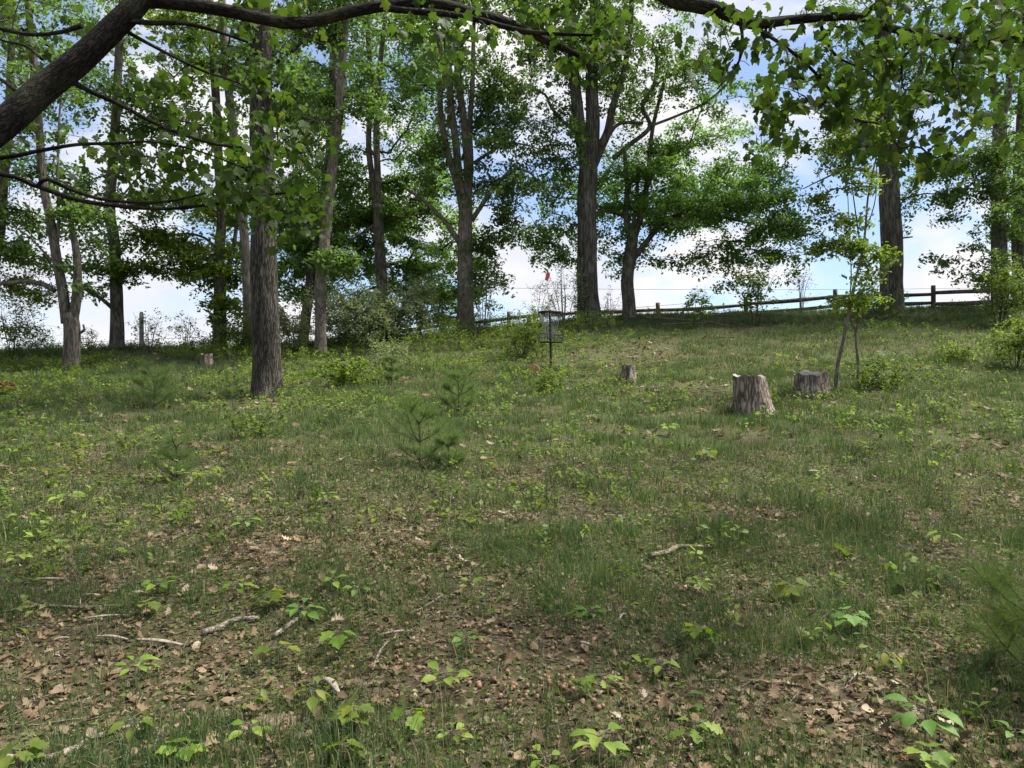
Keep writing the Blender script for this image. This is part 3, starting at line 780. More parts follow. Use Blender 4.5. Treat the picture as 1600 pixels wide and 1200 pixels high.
# --- the near maple whose limbs cross the top of the picture
def near_maple():
    g = np.random.default_rng(77)
    b = np.array([-4.75, 4.1, float(gz(-4.75, 4.1))])
    root = thing('maple_tree', 'near maple whose thick dark limb and broad leaves cross the top', 'tree', b)
    V, F = tube([(b[0], b[1], b[2] - .25), (b[0] + .02, b[1], b[2] + 1.0), (b[0] - .05, b[1] + .05, b[2] + 2.6), (b[0] - .2, b[1] + .1, 5.0), (b[0] - .1, b[1] + .2, 8.0), (b[0] + .2, b[1] + .3, 11)], [.30, .27, .24, .2, .15, .08], sides=24, step=.2, rough=.05, flare=.4, ridges=.02, seed=3)
    put('trunk', mesh('trunk', V - b, F, M['oak_bark']), root)
    init = [np.array([(b[0], b[1], 5 + .5 * i) for i in range(12)])]
    limbs = [
        ([(-420, 480, 4.15), (-260, 400, 4.2), (-120, 290, 4.35), (0, 198, 4.5), (70, 135, 4.6), (120, 95, 4.65), (170, 48, 4.7), (215, 2, 4.75), (270, -80, 4.85), (360, -200, 5.0), (520, -330, 5.2), (720, -420, 5.2)], [.115, .105, .094, .082, .078, .075, .071, .067, .065, .062, .06, .05]),
        ([(212, 0, 4.75), (250, 2, 4.8), (300, 8, 4.85), (350, 16, 4.9), (400, 27, 4.95), (455, 36, 5.0), (505, 29, 5.05), (560, 15, 5.1), (620, 6, 5.15), (680, 4, 5.2), (740, 20, 5.3), (790, 34, 5.35), (845, 60, 5.4), (905, 87, 5.5)], [.055, .045, .042, .041, .04, .04, .04, .038, .036, .034, .033, .032, .027, .018]),
        ([(590, 12, 5.12), (650, 18, 5.1), (700, 22, 5.15), (745, 30, 5.2), (790, 42, 5.3), (840, 51, 5.35), (925, 55, 5.4)], [.024, .022, .021, .02, .018, .015, .010]),
        ([(560, -345, 5.2), (760, -230, 5.1), (930, -90, 4.95), (1040, -8, 4.85), (1085, 6, 4.8), (1120, 14, 4.8), (1150, 26, 4.75), (1180, 37, 4.75), (1230, 32, 4.75), (1290, 27, 4.7), (1345, 27, 4.7), (1390, 44, 4.7), (1440, 54, 4.65), (1490, 62, 4.6), (1540, 66, 4.6), (1620, 62, 4.55), (1740, 70, 4.5)], [.07, .066, .06, .052, .05, .047, .043, .036, .030, .028, .026, .024, .022, .02, .018, .016, .01]),
        ([(-420, 330, 4.3), (-200, 250, 4.5), (0, 272, 4.8), (55, 290, 4.9), (120, 312, 5.0), (190, 322, 5.1), (260, 326, 5.2), (340, 318, 5.3), (440, 302, 5.4), (500, 300, 5.45)], [.04, .024, .016, .016, .015, .015, .013, .010, .008, .005]),
        ([(60, 288, 4.9), (75, 280, 4.9), (110, 296, 4.95), (165, 312, 5.0), (250, 316, 5.1), (330, 300, 5.15)], [.012, .013, .012, .011, .009, .005]),
        ([(-200, 270, 4.5), (0, 247, 4.7), (60, 236, 4.75), (120, 226, 4.8), (180, 224, 4.9), (240, 222, 5.0), (310, 236, 5.1), (380, 262, 5.2)], [.02, .014, .013, .011, .010, .008, .006, .004]),
        ([(108, 125, 4.65), (135, 140, 4.75), (190, 165, 4.9), (240, 192, 5.0), (290, 212, 5.1), (340, 226, 5.2), (400, 232, 5.3)], [.020, .016, .014, .013, .012, .010, .006]),
        ([(198, 32, 4.7), (240, 36, 4.8), (285, 36, 4.9), (330, 46, 5.0), (388, 66, 5.1)], [.018, .015, .014, .012, .008]),
        ([(185, 42, 4.7), (228, 66, 4.85), (270, 88, 5.0), (320, 112, 5.1), (365, 126, 5.2)], [.014, .012, .01, .008, .005]),
        ([(128, 40, 4.68), (95, 50, 4.75), (50, 54, 4.85), (0, 45, 4.95), (-60, 30, 5.0)], [.018, .013, .012, .010, .006]),
        ([(66, 92, 4.6), (40, 72, 4.7), (0, 62, 4.8), (-50, 40, 4.9)], [.012, .009, .007, .004]),
        ([(28, 145, 4.55), (10, 130, 4.6), (-30, 105, 4.7)], [.016, .012, .008]),
        ([(1155, 28, 4.75), (1160, 60, 4.72), (1155, 95, 4.7), (1120, 140, 4.75)], [.014, .010, .007, .004]),
        ([(1345, 27, 4.7), (1375, 0, 4.6), (1420, -50, 4.5)], [.014, .012, .009]),
        ([(1400, 48, 4.68), (1412, 70, 4.66), (1408, 112, 4.7), (1412, 140, 4.7)], [.010, .008, .006, .004]),
        ([(1170, 36, 4.75), (1225, 72, 4.7), (1265, 105, 4.7), (1300, 145, 4.72), (1330, 185, 4.75)], [.012, .010, .009, .007, .004]),
        ([(1280, 28, 4.7), (1290, 62, 4.72), (1310, 90, 4.72), (1350, 108, 4.75), (1370, 125, 4.75)], [.012, .012, .009, .006, .004]),
    ]
    for i, (pts, rr) in enumerate(limbs):
        P = px_path(pts)
        V, F = tube(P, rr, sides=18 if i < 4 else 8, step=.05, rough=.075, seed=100 + i, ridges=.012 if i < 4 else 0)
        put('limb', mesh('limb', V - b, F, M['limb_bark'], co=tube.co), root)
        init.append(catmull(P, .12))
    init = np.concatenate(init)
    blobs = [(330, 140, 120, 60, 5.4, .55, 46), (425, 290, 70, 80, 5.3, .45, 62), (250, 285, 130, 26, 5.4, .4, 20), (120, 190, 90, 50, 5.6, .5, 14), (60, 30, 80, 40, 5.2, .4, 15), (450, 55, 70, 35, 5.4, .4, 15), (460, 200, 50, 45, 5.5, .4, 20), (330, 215, 70, 40, 5.3, .4, 18), (200, 235, 70, 30, 5.4, .4, 12),
             (730, 55, 55, 28, 5.2, .3, 12), (890, 45, 70, 35, 5.5, .3, 24), (965, 62, 40, 28, 5.5, .3, 10), (820, 18, 50, 20, 5.4, .3, 8), (620, 38, 60, 20, 5.3, .3, 8),
             (1140, 70, 70, 40, 4.7, .3, 17), (1290, 115, 75, 55, 4.6, .35, 34), (1410, 130, 100, 55, 4.65, .4, 44), (1535, 60, 70, 65, 4.5, .4, 34), (1240, 150, 45, 40, 4.8, .3, 10), (1370, 212, 60, 30, 4.7, .3, 13), (1480, 205, 60, 35, 4.7, .3, 16), (1180, 225, 24, 18, 4.8, .15, 3), (1340, 20, 90, 30, 4.5, .3, 18), (1575, 170, 40, 50, 4.6, .3, 10)]
    att = sample_blobs(blobs, g, .56, grow_r=1.12)
    nodes, par, rad, ends, n0 = grow(init, att, g, step=.14, tip=.0022, arch=.06, jit=.05)
    # upper crown, over the frame: it shades the foreground
    m = 120
    ux = g.uniform(-7.5, 5.5, m); uy = g.uniform(-2.5, 11.5, m)
    uz = np.maximum(1.6 + .56 * uy + 1.0, 5.2) + g.uniform(0, 3.0, m)
    hi = np.column_stack([ux, uy, uz])
    nodes2, par2, rad2, ends2, n02 = grow(init, hi, g, step=.6, tip=.006, arch=.12)
    parts = []
    for (nd, pr, rd, nn) in ((nodes, par, rad, n0), (nodes2, par2, rad2, n02)):
        idx = np.arange(nn, len(nd))
        parts.append(segs(nd[pr[idx]], nd[idx], np.minimum(np.where(pr[idx] < nn, rd[idx] * 1.1, rd[pr[idx]]), rd[idx] * 1.7), rd[idx], 5))
    V, F = join(parts)
    put('twigs', mesh('twigs', V - b, F, M['twig']), root, kind='stuff')
    od = unit(nodes[ends] - nodes[par[ends]])
    pos, Mx, sz = spray(nodes[ends], od, g, 11, .20, .07, .068, droop=.85, tilt=.8)
    ti = np.clip(g.normal(.42, .27, len(pos)), 0, 1)
    px = 800 + pos[:, 0] / pos[:, 1] * F_PX; py = 600 - (pos[:, 2] - CAM_Z) / pos[:, 1] * F_PX
    vis = (px > 5) & (px < 1595) & (py > 5) & (py < 560)
    big = np.argsort(-(sz / pos[:, 1]) * vis)[:300]
    mask = np.ones(len(pos), bool); mask[big] = False
    shared = [mesh('leaf', (MAPLE_V, MAPLEB_V)[q % 2], MAPLE_F, M['maple_leaf'], tint=np.full(len(MAPLE_V), t)) for q, t in enumerate((.1, .2, .3, .4, .5, .55, .65, .75, .9, 1.))]
    for k in big:
        o = put('leaf', shared[int(ti[k] * 9.99)], root)
        o.matrix_local = Matrix.LocRotScale(Vector(pos[k] - b), Matrix(Mx[k].tolist()).to_quaternion(), Vector((sz[k],) * 3))
    half = mask & (np.arange(len(pos)) % 2 == 0); other = mask & ~half
    V1, F1 = join([scatter(MAPLE_V, MAPLE_F, pos[half], Mx[half], sz[half]), scatter(MAPLEB_V, MAPLEB_F, pos[other], Mx[other], sz[other])])
    t1 = np.concatenate([np.repeat(ti[half], len(MAPLE_V)), np.repeat(ti[other], len(MAPLE_V))])
    p3, M3, s3 = spray(nodes2[ends2], unit(nodes2[ends2] - nodes2[par2[ends2]]), g, 26, .55, .12, .15)
    V3, F3 = scatter(KITE_V, KITE_F, p3, M3, s3)
    V, F = join([(V1, F1), (V3, F3)])
    put('crown', mesh('crown', V - b, F, M['maple_leaf'], tint=np.concatenate([t1, np.full(len(V3), .4)])), root, kind='stuff')
near_maple()

# --- second maple added to the right, mostly out of view, to shade the foreground
def shade_maple():
    g = np.random.default_rng(78)
    b = np.array([10.2, 6.0, float(gz(10.2, 6.0))])
    root = thing('maple_tree', 'maple added out of view for shade, outermost twigs at the upper right corner', 'tree', b)
    V, F = tube([(b[0], b[1], b[2] - .3), (b[0], b[1], 3), (b[0] - .2, b[1] + .1, 6), (b[0] - .1, b[1] + .3, 10), (b[0], b[1], 13)], [.32, .27, .22, .15, .06], sides=18, step=.3, rough=.05, flare=.4)
    put('trunk', mesh('trunk', V - b, F, M['grey_bark']), root)
    init = np.array([(b[0], b[1], 4 + .5 * i) for i in range(18)])
    m = 90
    a = g.uniform(0, 6.28, m); r = np.sqrt(g.uniform(0, 1, m)) * 6.2
    x = b[0] + np.cos(a) * r; y = b[1] + 1.5 + np.sin(a) * r
    z = np.maximum(1.6 + .56 * y + .8, 5.0) + g.uniform(0, 3.5, m)
    hi = np.column_stack([x, y, z])
    corner = sample_blobs([(1590, 30, 40, 50, 7.0, .5, 10)], g)
    nd, pr, rd, en, nn = grow(init, np.concatenate([hi, corner]), g, step=.6, tip=.006, arch=.12)
    idx = np.arange(nn, len(nd))
    V, F = segs(nd[pr[idx]], nd[idx], rd[idx] * 1.1, rd[idx], 4)
    put('twigs', mesh('twigs', V - b, F, M['twig']), root, kind='stuff')
    p3, M3, s3 = spray(nd[en], unit(nd[en] - nd[pr[en]]), g, 26, .55, .12, .14)
    V3, F3 = scatter(KITE_V, KITE_F, p3, M3, s3)
    put('crown', mesh('crown', V3 - b, F3, M['maple_leaf'], smooth=False, tint=np.repeat(np.clip(g.normal(.4, .2, len(p3)), 0, 1), 4)), root, kind='stuff')
shade_maple()

# ------------------------------------------------------------------ shrubs along the rim
def shrub(name, label, px, d, h, w, nst, nat, mat, seed, leaf=.06, per=16, srad=.16, twig='twig', lean=0., cat='shrub', base_drop=0., group=None, top=1.0):
    g = np.random.default_rng(seed)
    b = onground(px, d); b[2] -= base_drop
    root = thing(name, label, cat, b, group)
    nat = int(nat * 1.7); leaf *= 1.2
    init = []; stems_ = []
    for i in range(nst):
        a = g.uniform(0, 6.28); rr = g.uniform(.05, .5) * w
        tip = b + np.array([math.cos(a) * rr + lean * h, math.sin(a) * rr, h * g.uniform(.5, 1.0)])
        stems_.append(tip)
        mid = b + (tip - b) * .5 + np.array([g.normal(0, .05), g.normal(0, .05), .08 * h])
        s = b + np.array([math.cos(a) * .06, math.sin(a) * .06, -.08])
        V, F = tube([s, mid, tip], [.0055 * h + .003, .004 * h + .002, .002], sides=6, step=.15)
        put('stem', mesh('stem', V - b, F, M[twig]), root)
        init.append(catmull(np.array([s, mid, tip]), .15))
    init = np.concatenate(init)
    tips = np.array(stems_)
    pick = g.integers(0, nst, nat); f = g.uniform(.25, 1.08, (nat, 1)) ** .8
    att = b + (tips[pick] - b) * f + g.normal(0, 1, (nat, 3)) * np.array([w * .17, w * .17, h * .09])
    att[:, 2] = np.maximum(att[:, 2], gz(att[:, 0], att[:, 1]) + .06)
    nd, pr, rd, en, nn = grow(init, att, g, step=.15, tip=.0028, arch=.08, jit=.05)
    idx = np.arange(nn, len(nd))
    V, F = segs(nd[pr[idx]], nd[idx], rd[idx] * 1.1, rd[idx], 3)
    put('twigs', mesh('twigs', V - b, F, M['pale_twig']), root, kind='stuff')
    p3, M3, s3 = spray(nd[en], unit(nd[en] - nd[pr[en]]), g, per, srad, .05, leaf, droop=.2, tilt=.7)
    V3, F3 = scatter(KITE_V, KITE_F, p3, M3, s3)
    put('foliage', mesh('foliage', V3 - b, F3, mat, smooth=False, tint=np.repeat(np.clip(g.normal(.5, .25, len(p3)), 0, 1), 4)), root, kind='stuff')
    return root

SV, BR, OK_ = M['silver_leaf'], M['bright_leaf'], M['oak_leaf']
shrub('shrub', 'large silvery green shrub below the double grey trunk', 604, 23.8, 2.1, 2.7, 11, 260, SV, 201, leaf=.07, per=22, srad=.2)
shrub('shrub', 'broad silvery shrub right of the slender leaning trunk', 548, 22.9, 1.9, 2.3, 10, 200, SV, 202, leaf=.07, per=22, srad=.2)
shrub('shrub', 'silvery shrub thinning out toward the sky left of the forked tree', 655, 24.6, 2.1, 2.0, 8, 120, SV, 203, leaf=.065, per=18, srad=.2)
shrub('shrub', 'silvery green shrub between the dark furrowed oak and the slender leaning trunk', 462, 22.3, 1.6, 1.8, 8, 130, SV, 204, leaf=.06, per=20)
shrub('shrub', 'round green shrub just left of the disc golf basket', 815, 20.6, 1.3, 1.5, 9, 90, M['ground_leaf'], 205, leaf=.06, per=18, srad=.13)
shrub('shrub', 'sparse grey green shrub hiding the foot of the forked tree', 755, 25.0, 2.0, 1.2, 6, 60, SV, 206, leaf=.05, per=12, srad=.14)
shrub('shrub', 'wispy pale shrub against the sky below the red flag', 882, 26.2, 2.3, 1.6, 8, 60, SV, 207, leaf=.045, per=10, srad=.13, twig='pale_twig')
shrub('shrub', 'low wispy shrub between the basket and the round green shrub', 838, 25.6, 1.7, 1.3, 7, 50, SV, 208, leaf=.045, per=10, srad=.13, twig='pale_twig')
shrub('shrub', 'thin twiggy shrub between the biggest oak and the low forking tree', 952, 27.6, 1.3, .9, 6, 26, OK_, 209, leaf=.045, per=8, srad=.12, twig='pale_twig')
shrub('young_tree', 'bright young tree in front of the fence left of the leaning sapling', 1180, 25.4, 2.0, 1.5, 5, 62, BR, 210, leaf=.09, per=14, srad=.2, cat='young tree')
shrub('young_tree', 'small leaning young tree beside the fallen branch under the spreading tree', 1085, 25.3, 1.5, 1.1, 4, 28, BR, 211, leaf=.09, per=12, srad=.18, lean=.1, cat='young tree')
shrub('shrub', 'leafless looking wispy shrub above the fence rails left of the leaning sapling', 1252, 28.6, 1.9, 1.1, 7, 30, M['red_leaf'], 212, leaf=.04, per=7, srad=.12, twig='pale_twig')
shrub('shrub', 'feathery green shrub at the foot of the very thick trunk', 1370, 26.6, 1.3, 1.5, 7, 70, M['ground_leaf'], 213, leaf=.06, per=14, srad=.15)
shrub('shrub', 'leafy shrub hiding the foot of the forked tree at the right', 1560, 24.0, 2.3, 1.6, 8, 120, M['ground_leaf'], 214, leaf=.075, per=16, srad=.18)
shrub('shrub', 'bright layered shrub at the right edge below the forked trunk', 1585, 17.6, 1.25, 1.5, 7, 80, BR, 215, leaf=.075, per=14, srad=.17)
shrub('shrub', 'bushy green shrub right of the low split stump', 1385, 14.6, .60, 1.3, 11, 60, M['ground_leaf'], 216, leaf=.055, per=14, srad=.1)
shrub('shrub', 'dark weedy clump hiding the foot of the sawn log', 846, 15.4, .40, .7, 9, 42, M['ground_leaf'], 217, leaf=.045, per=14, srad=.08)
shrub('shrub', 'wispy pale shrub around the small stake', 232, 24.2, 1.3, 1.6, 7, 34, BR, 218, leaf=.055, per=10, srad=.13, twig='pale_twig')
shrub('shrub', 'low pale shrub between the small stake and the leafy tree', 290, 24.3, 1.1, 1.5, 7, 30, BR, 219, leaf=.055, per=10, srad=.13, twig='pale_twig')
shrub('shrub', 'grey green brush filling the lower left edge of the rim', 20, 22.2, 1.7, 1.8, 8, 80, SV, 220, leaf=.055, per=14, srad=.17)
shrub('shrub', 'low brush between the left edge and the twin trunk', 62, 22.6, 1.0, 1.3, 6, 40, SV, 221, leaf=.05, per=10, srad=.14)
shrub('shrub', 'small twiggy bush between twin trunk and knobbly trunk', 140, 23.6, .8, .8, 6, 24, BR, 222, leaf=.05, per=9, srad=.12)
shrub('shrub', 'green brush around the foot of the pale trunk behind the dark oak', 375, 23.0, 1.3, 1.6, 7, 90, M['ground_leaf'], 223, leaf=.06, per=14, srad=.16)
shrub('shrub', 'bright green seedling clump right of the dark oak foot', 545, 16.6, .7, 1.3, 10, 60, BR, 224, leaf=.075, per=12, srad=.12)
shrub('shrub', 'loose olive shrub on the slope above the small pines', 608, 19.2, .75, 1.2, 10, 40, SV, 225, leaf=.05, per=12, srad=.11)
shrub('shrub', 'rusty red leaved sprig at the left edge', 6, 15.4, .25, .4, 5, 26, M['red_leaf'], 226, leaf=.06, per=9, srad=.07)
shrub('shrub', 'pale climbing sprig covering the foot of the biggest oak', 908, 26.6, 2.2, .6, 5, 50, SV, 227, leaf=.055, per=12, srad=.12)
shrub('shrub', 'low green bush right of the twin saplings at the right', 1500, 18.5, .5, 1.2, 7, 50, BR, 228, leaf=.06, per=12, srad=.13)
shrub('shrub', 'low weedy shrub left of the furrowed oak on the slope', 395, 10.6, .40, .9, 9, 30, M['ground_leaf'], 229, leaf=.045, per=12, srad=.09)

# ------------------------------------------------------------------ split-rail fence beyond the crest
def fence():
    posts = [(1740, 432, 27.5), (1600, 440, 28.3), (1458, 446, 29.2), (1305, 452, 30.2), (1165, 464, 31.2), (1028, 473, 32.2), (905, 479, 33.3), (795, 487, 34.5), (692, 499, 35.8), (600, 511, 37), (510, 522, 38.5)]
    tops = [at(*p) for p in posts]
    b = np.array([tops[2][0], tops[2][1], float(gz(tops[2][0], tops[2][1]))])
    root = thing('split_rail_fence', 'weathered split rail fence climbing along the skyline to the right', 'fence', b)
    g = np.random.default_rng(5)
    for t in tops:
        z0 = min(float(gz(t[0], t[1])) - .3, t[2] - 1.2)
        V, F = tube([(t[0], t[1], z0), (t[0] + .01, t[1], (z0 + t[2]) / 2), (t[0], t[1], t[2])], [.10, .095, .09], sides=6, step=.3, rough=.06, seed=int(t[0] * 10) % 97)
        put('post', mesh('post', V - b, F, M['fence_wood']), root)
    for i in range(len(tops) - 1):
        for k, drop in enumerate((.30, .66)):
            A = tops[i + 1] - np.array([0, 0, drop + g.normal(0, .025)]); B = tops[i] - np.array([0, 0, drop + g.normal(0, .025)])
            dv = (B - A) / np.linalg.norm(B - A)
            mid = (A + B) / 2 + np.array([0, 0, g.normal(-.015, .02)])
            V, F = tube([A - dv * .05 + [0, .03 * (-1) ** i, 0], mid, B + dv * .05 + [0, .03 * (-1) ** i, 0]], [.07, .09, .066], sides=6, step=.4, rough=.09, seed=i * 3 + k)
            put('rail', mesh('rail', V - b, F, M['fence_wood']), root)
fence()

# ------------------------------------------------------------------ disc golf basket
def basket():
    b = onground(861, 18.7)
    root = thing('disc_golf_basket', 'black disc golf basket with grey chains and a small red flag', 'basket', b)
    ln = -.05
    def P(x, y, z): return (x + ln * z * .35, y, z)
    def part(name, parts, mat, par=root, kind=None):
        V, F = join(parts) if isinstance(parts, list) else parts
        return put(name, mesh(name, V, F, M[mat]), par, kind=kind)
    part('pole', tube([P(0, 0, -.2), P(0, 0, .7), P(0, 0, 1.36)], [.030, .028, .026], sides=12, step=.2), 'black_metal')
    def ring(r, z, w, n=40):
        a = np.linspace(0, 2 * np.pi, n + 1)
        return tube([P(r * math.cos(t), r * math.sin(t), z) for t in a], [w] * (n + 1), sides=6, step=.5, cap=False)
    # top band: two rings, a flat band between them and four spokes
    a = np.arange(36) / 36 * 2 * np.pi
    vb = []; fb = []
    for (r, z) in ((.285, 1.335), (.285, 1.39), (.27, 1.395), (.27, 1.335)):
        vb += [P(r * math.cos(t), r * math.sin(t), z) for t in a]
    for k in range(4):
        for j in range(36):
            p, q = k * 36 + j, k * 36 + (j + 1) % 36
            p2, q2 = ((k + 1) % 4) * 36 + j, ((k + 1) % 4) * 36 + (j + 1) % 36
            fb += [(p, q, q2), (p, q2, p2)]
    part('top_band', (np.array(vb), np.array(fb)), 'black_metal')
    for k in range(6):
        t = k * math.pi / 3 + .2
        part('spoke', tube([P(0, 0, 1.385), P(.28 * math.cos(t), .28 * math.sin(t), 1.365)], [.012, .012], sides=6, step=.3), 'black_metal')
    part('chain_ring', ring(.075, .74, .008, 20), 'chain')
    for k in range(16):
        t = k * 2 * math.pi / 16
        pts = []
        for s in np.linspace(0, 1, 7):
            r = .255 * (1 - s) ** 1.0 * .75 + .075 * s + .255 * .25 * (1 - s) ** .35
            pts.append(P(r * math.cos(t), r * math.sin(t), 1.35 - .62 * s))
        part('chain', tube(pts, [.0055] * 7, sides=5, step=.03, rough=.35, seed=k), 'chain')
    for k in range(8):
        t = k * 2 * math.pi / 8 + .2
        pts = []
        for s in np.linspace(0, 1, 6):
            r = .13 * (1 - s) + .06 * s
            pts.append(P(r * math.cos(t), r * math.sin(t), 1.35 - .60 * s))
        part('chain', tube(pts, [.005] * 6, sides=5, step=.03, rough=.35, seed=k + 30), 'chain')
    cage = thing_part = put('cage', None, root)
    for (r, z, w) in ((.335, .83, .009), (.318, .75, .006), (.29, .645, .009), (.15, .64, .006)):
        part('cage_ring', ring(r, z, w), 'black_metal', cage)
    for k in range(24):
        t = k * 2 * math.pi / 24
        part('cage_bar', tube([P(.335 * math.cos(t), .335 * math.sin(t), .83), P(.29 * math.cos(t), .29 * math.sin(t), .645), P(.03 * math.cos(t), .03 * math.sin(t), .635)], [.0065] * 3, sides=5, step=.4), 'black_metal', cage)
    rod = part('flag_rod', tube([P(0, 0, 1.36), P(-.04, 0, 1.85), P(-.075, 0, 2.36)], [.009, .008, .006], sides=6, step=.2), 'rod')
    g = []
    f = []
    nu, nv = 6, 8
    for side in (-.004, .004):
        for i in range(nv):
            for j in range(nu):
                u, v = j / (nu - 1), i / (nv - 1)
                w = .115 * (1 - .35 * v)
                g.append((-.115 + (u - .25) * w + .012 * math.sin(5 * v), side + .02 * math.sin(6 * u + 3 * v), 2.36 - .21 * v - .02 * u))
    for s in (0, 1):
        o = s * nu * nv
        for i in range(nv - 1):
            for j in range(nu - 1):
                q = o + i * nu + j
                f += [(q, q + 1, q + nu + 1), (q, q + nu + 1, q + nu)]
    part('flag', (np.array(g), np.array(f)), 'flag')
basket()

# ------------------------------------------------------------------ stumps and log
def stump(label, px, d, h, prof, seed, lean=(0, 0), cut='grey_wood', rim=.05, roots=.3, mat='stump_bark', broken=0.):
    """prof: (radius x, radius y) at the foot and at the top"""
    g = np.random.default_rng(seed)
    b = onground(px, d)
    root = thing('tree_stump', label, 'stump', b)
    n, m = 56, 16
    a = np.arange(n) / n * 2 * np.pi
    ph = g.uniform(0, 6.28, 8)
    V = []
    topn = rim * (np.sin(a + ph[0]) * .6 + .5 * np.sin(3 * a + ph[1]) + .4 * np.sin(7 * a + ph[2])) + broken * np.maximum(0, np.sin(a + ph[6])) ** 3
    for i in range(m):
        v = i / (m - 1)
        (r0x, r0y), (r1x, r1y) = prof
        rx = r1x + (r0x - r1x) * (1 - v) ** 1.6; ry = r1y + (r0y - r1y) * (1 - v) ** 1.6
        fl = 1 + roots * math.exp(-v * 4.5) * (np.sin(4 * a + ph[3]) * .5 + np.sin(3 * a + ph[4]) * .4)
        ri = 1 + .010 * np.sin(17 * a + 3 * np.sin(v * 4 + ph[5])) + .014 * np.sin(9 * a - 3 * v + ph[6]) + .02 * np.sin(2 * a + 4 * v + ph[7]) + g.normal(0, .009, n)
        z = -.12 + (h + .12) * v + topn * v
        V.append(np.column_stack([rx * np.cos(a) * fl * ri + lean[0] * max(v, 0), ry * np.sin(a) * fl * ri + lean[1] * v, z]))
    Vb = np.concatenate(V)
    i, j = np.meshgrid(np.arange(m - 1), np.arange(n), indexing='ij'); j2 = (j + 1) % n
    q = np.stack([i * n + j, i * n + j2, (i + 1) * n + j2, (i + 1) * n + j], -1).reshape(-1, 4)
    put('bark', mesh('bark', Vb, np.concatenate([q[:, [0, 1, 2]], q[:, [0, 2, 3]]]), M[mat]), root)
    rings = []
    tp = V[-1]
    c = tp.mean(0)
    for s in (1.0, .93, .6, .3):
        dz = 0 if s == 1 else (-.015 if s > .9 else -.02 + g.normal(0, .006))
        rings.append(c + (tp - c) * np.array([s, s, s]) + np.array([0, 0, dz]))
    Vt = np.vstack(rings + [c[None] - [0, 0, .025]])
    F = []
    for r in range(3):
        for k in range(n):
            k2 = (k + 1) % n
            F += [(r * n + k, r * n + k2, (r + 1) * n + k2), (r * n + k, (r + 1) * n + k2, (r + 1) * n + k)]
    F += [(3 * n + k, 3 * n + (k + 1) % n, 4 * n) for k in range(n)]
    put('cut_face', mesh('cut_face', Vt, np.array(F), M[cut]), root)
    return root
stump('tall grey stump with a sloping right side, largest of the stumps', 1179, 12.4, .60, ((.345, .32), (.262, .25)), 31, lean=(-.085, .02), rim=.025, roots=.10)
stump('low split grey stump beside the leaning sapling', 1268, 14.4, .40, ((.38, .34), (.30, .28)), 32, lean=(.0, 0), rim=.04, broken=.04, roots=.15)
stump('small sawn stump between the basket and the tall stump', 982, 16.2, .36, ((.22, .2), (.14, .15)), 33, lean=(.0, 0), rim=.02, roots=.5)
stump('small grey stump on the slope left of the dark furrowed oak', 323, 20.4, .34, ((.19, .18), (.15, .15)), 34, rim=.02)

def log_end():
    b = hit(835, 588); b[1] += .1
    root = thing('log', 'short log with an orange brown sawn end below the basket', 'log', b)
    V, F = tube([(-.02, 0, .13), (-.02, .3, .13), (-.02, .75, .13)], [.155, .155, .15], sides=26, step=.15, rough=.03, seed=4, ridges=.012)
    put('bark', mesh('bark', V, F, M['stump_bark']), root)
    n = 26; a = np.arange(n) / n * 2 * np.pi
    Vd = np.vstack([np.column_stack([-.02 + .143 * np.cos(a), np.full(n, -.006), .13 + .143 * np.sin(a)]), np.column_stack([-.02 + .07 * np.cos(a), np.full(n, -.010), .13 + .07 * np.sin(a)]), [[-.02, -.010, .13]]])
    F = [(k, (k + 1) % n, n + (k + 1) % n) for k in range(n)] + [(k, n + (k + 1) % n, n + k) for k in range(n)] + [(n + k, n + (k + 1) % n, 2 * n) for k in range(n)]
    put('cut_face', mesh('cut_face', Vd, np.array(F), M['cut_wood']), root)
log_end()

# low wooden stake with a pale painted top
def stake():
    b = onground(221, 24.0)
    root = thing('wooden_stake', 'weathered wooden stake with a whitened top on the left rim', 'stake', b)
    V, F = tube([(0, 0, -.2), (.005, 0, .5), (0, 0, .80)], [.075, .07, .068], sides=8, step=.3, rough=.03)
    put('shaft', mesh('shaft', V, F, M['stake']), root)
    V, F = tube([(0, 0, .803), (0, 0, 1.0), (.0, 0, 1.10), (0, 0, 1.14)], [.070, .068, .062, .03], sides=8, step=.2)
    put('painted_top', mesh('painted_top', V, F, M['white_paint']), root)
stake()

# overhead line far behind the hill
for (A, B, lab) in ((at(-700, 552, 70), at(1100, 472, 75), 'thin overhead cable low in the sky behind the twin trunk'),
                    (at(500, 446, 95), at(2400, 425, 90), 'thin overhead cable in the sky gap behind the low forking tree')):
    t = np.linspace(0, 1, 14)[:, None]
    P = A + (B - A) * t; P[:, 2] -= 1.2 * np.sin(np.pi * t[:, 0])
    V, F = tube(P, [.02] * 14, sides=5, step=5)
    tag(put('overhead_cable', mesh('overhead_cable', V, F, M['wire'])), lab, 'cable')

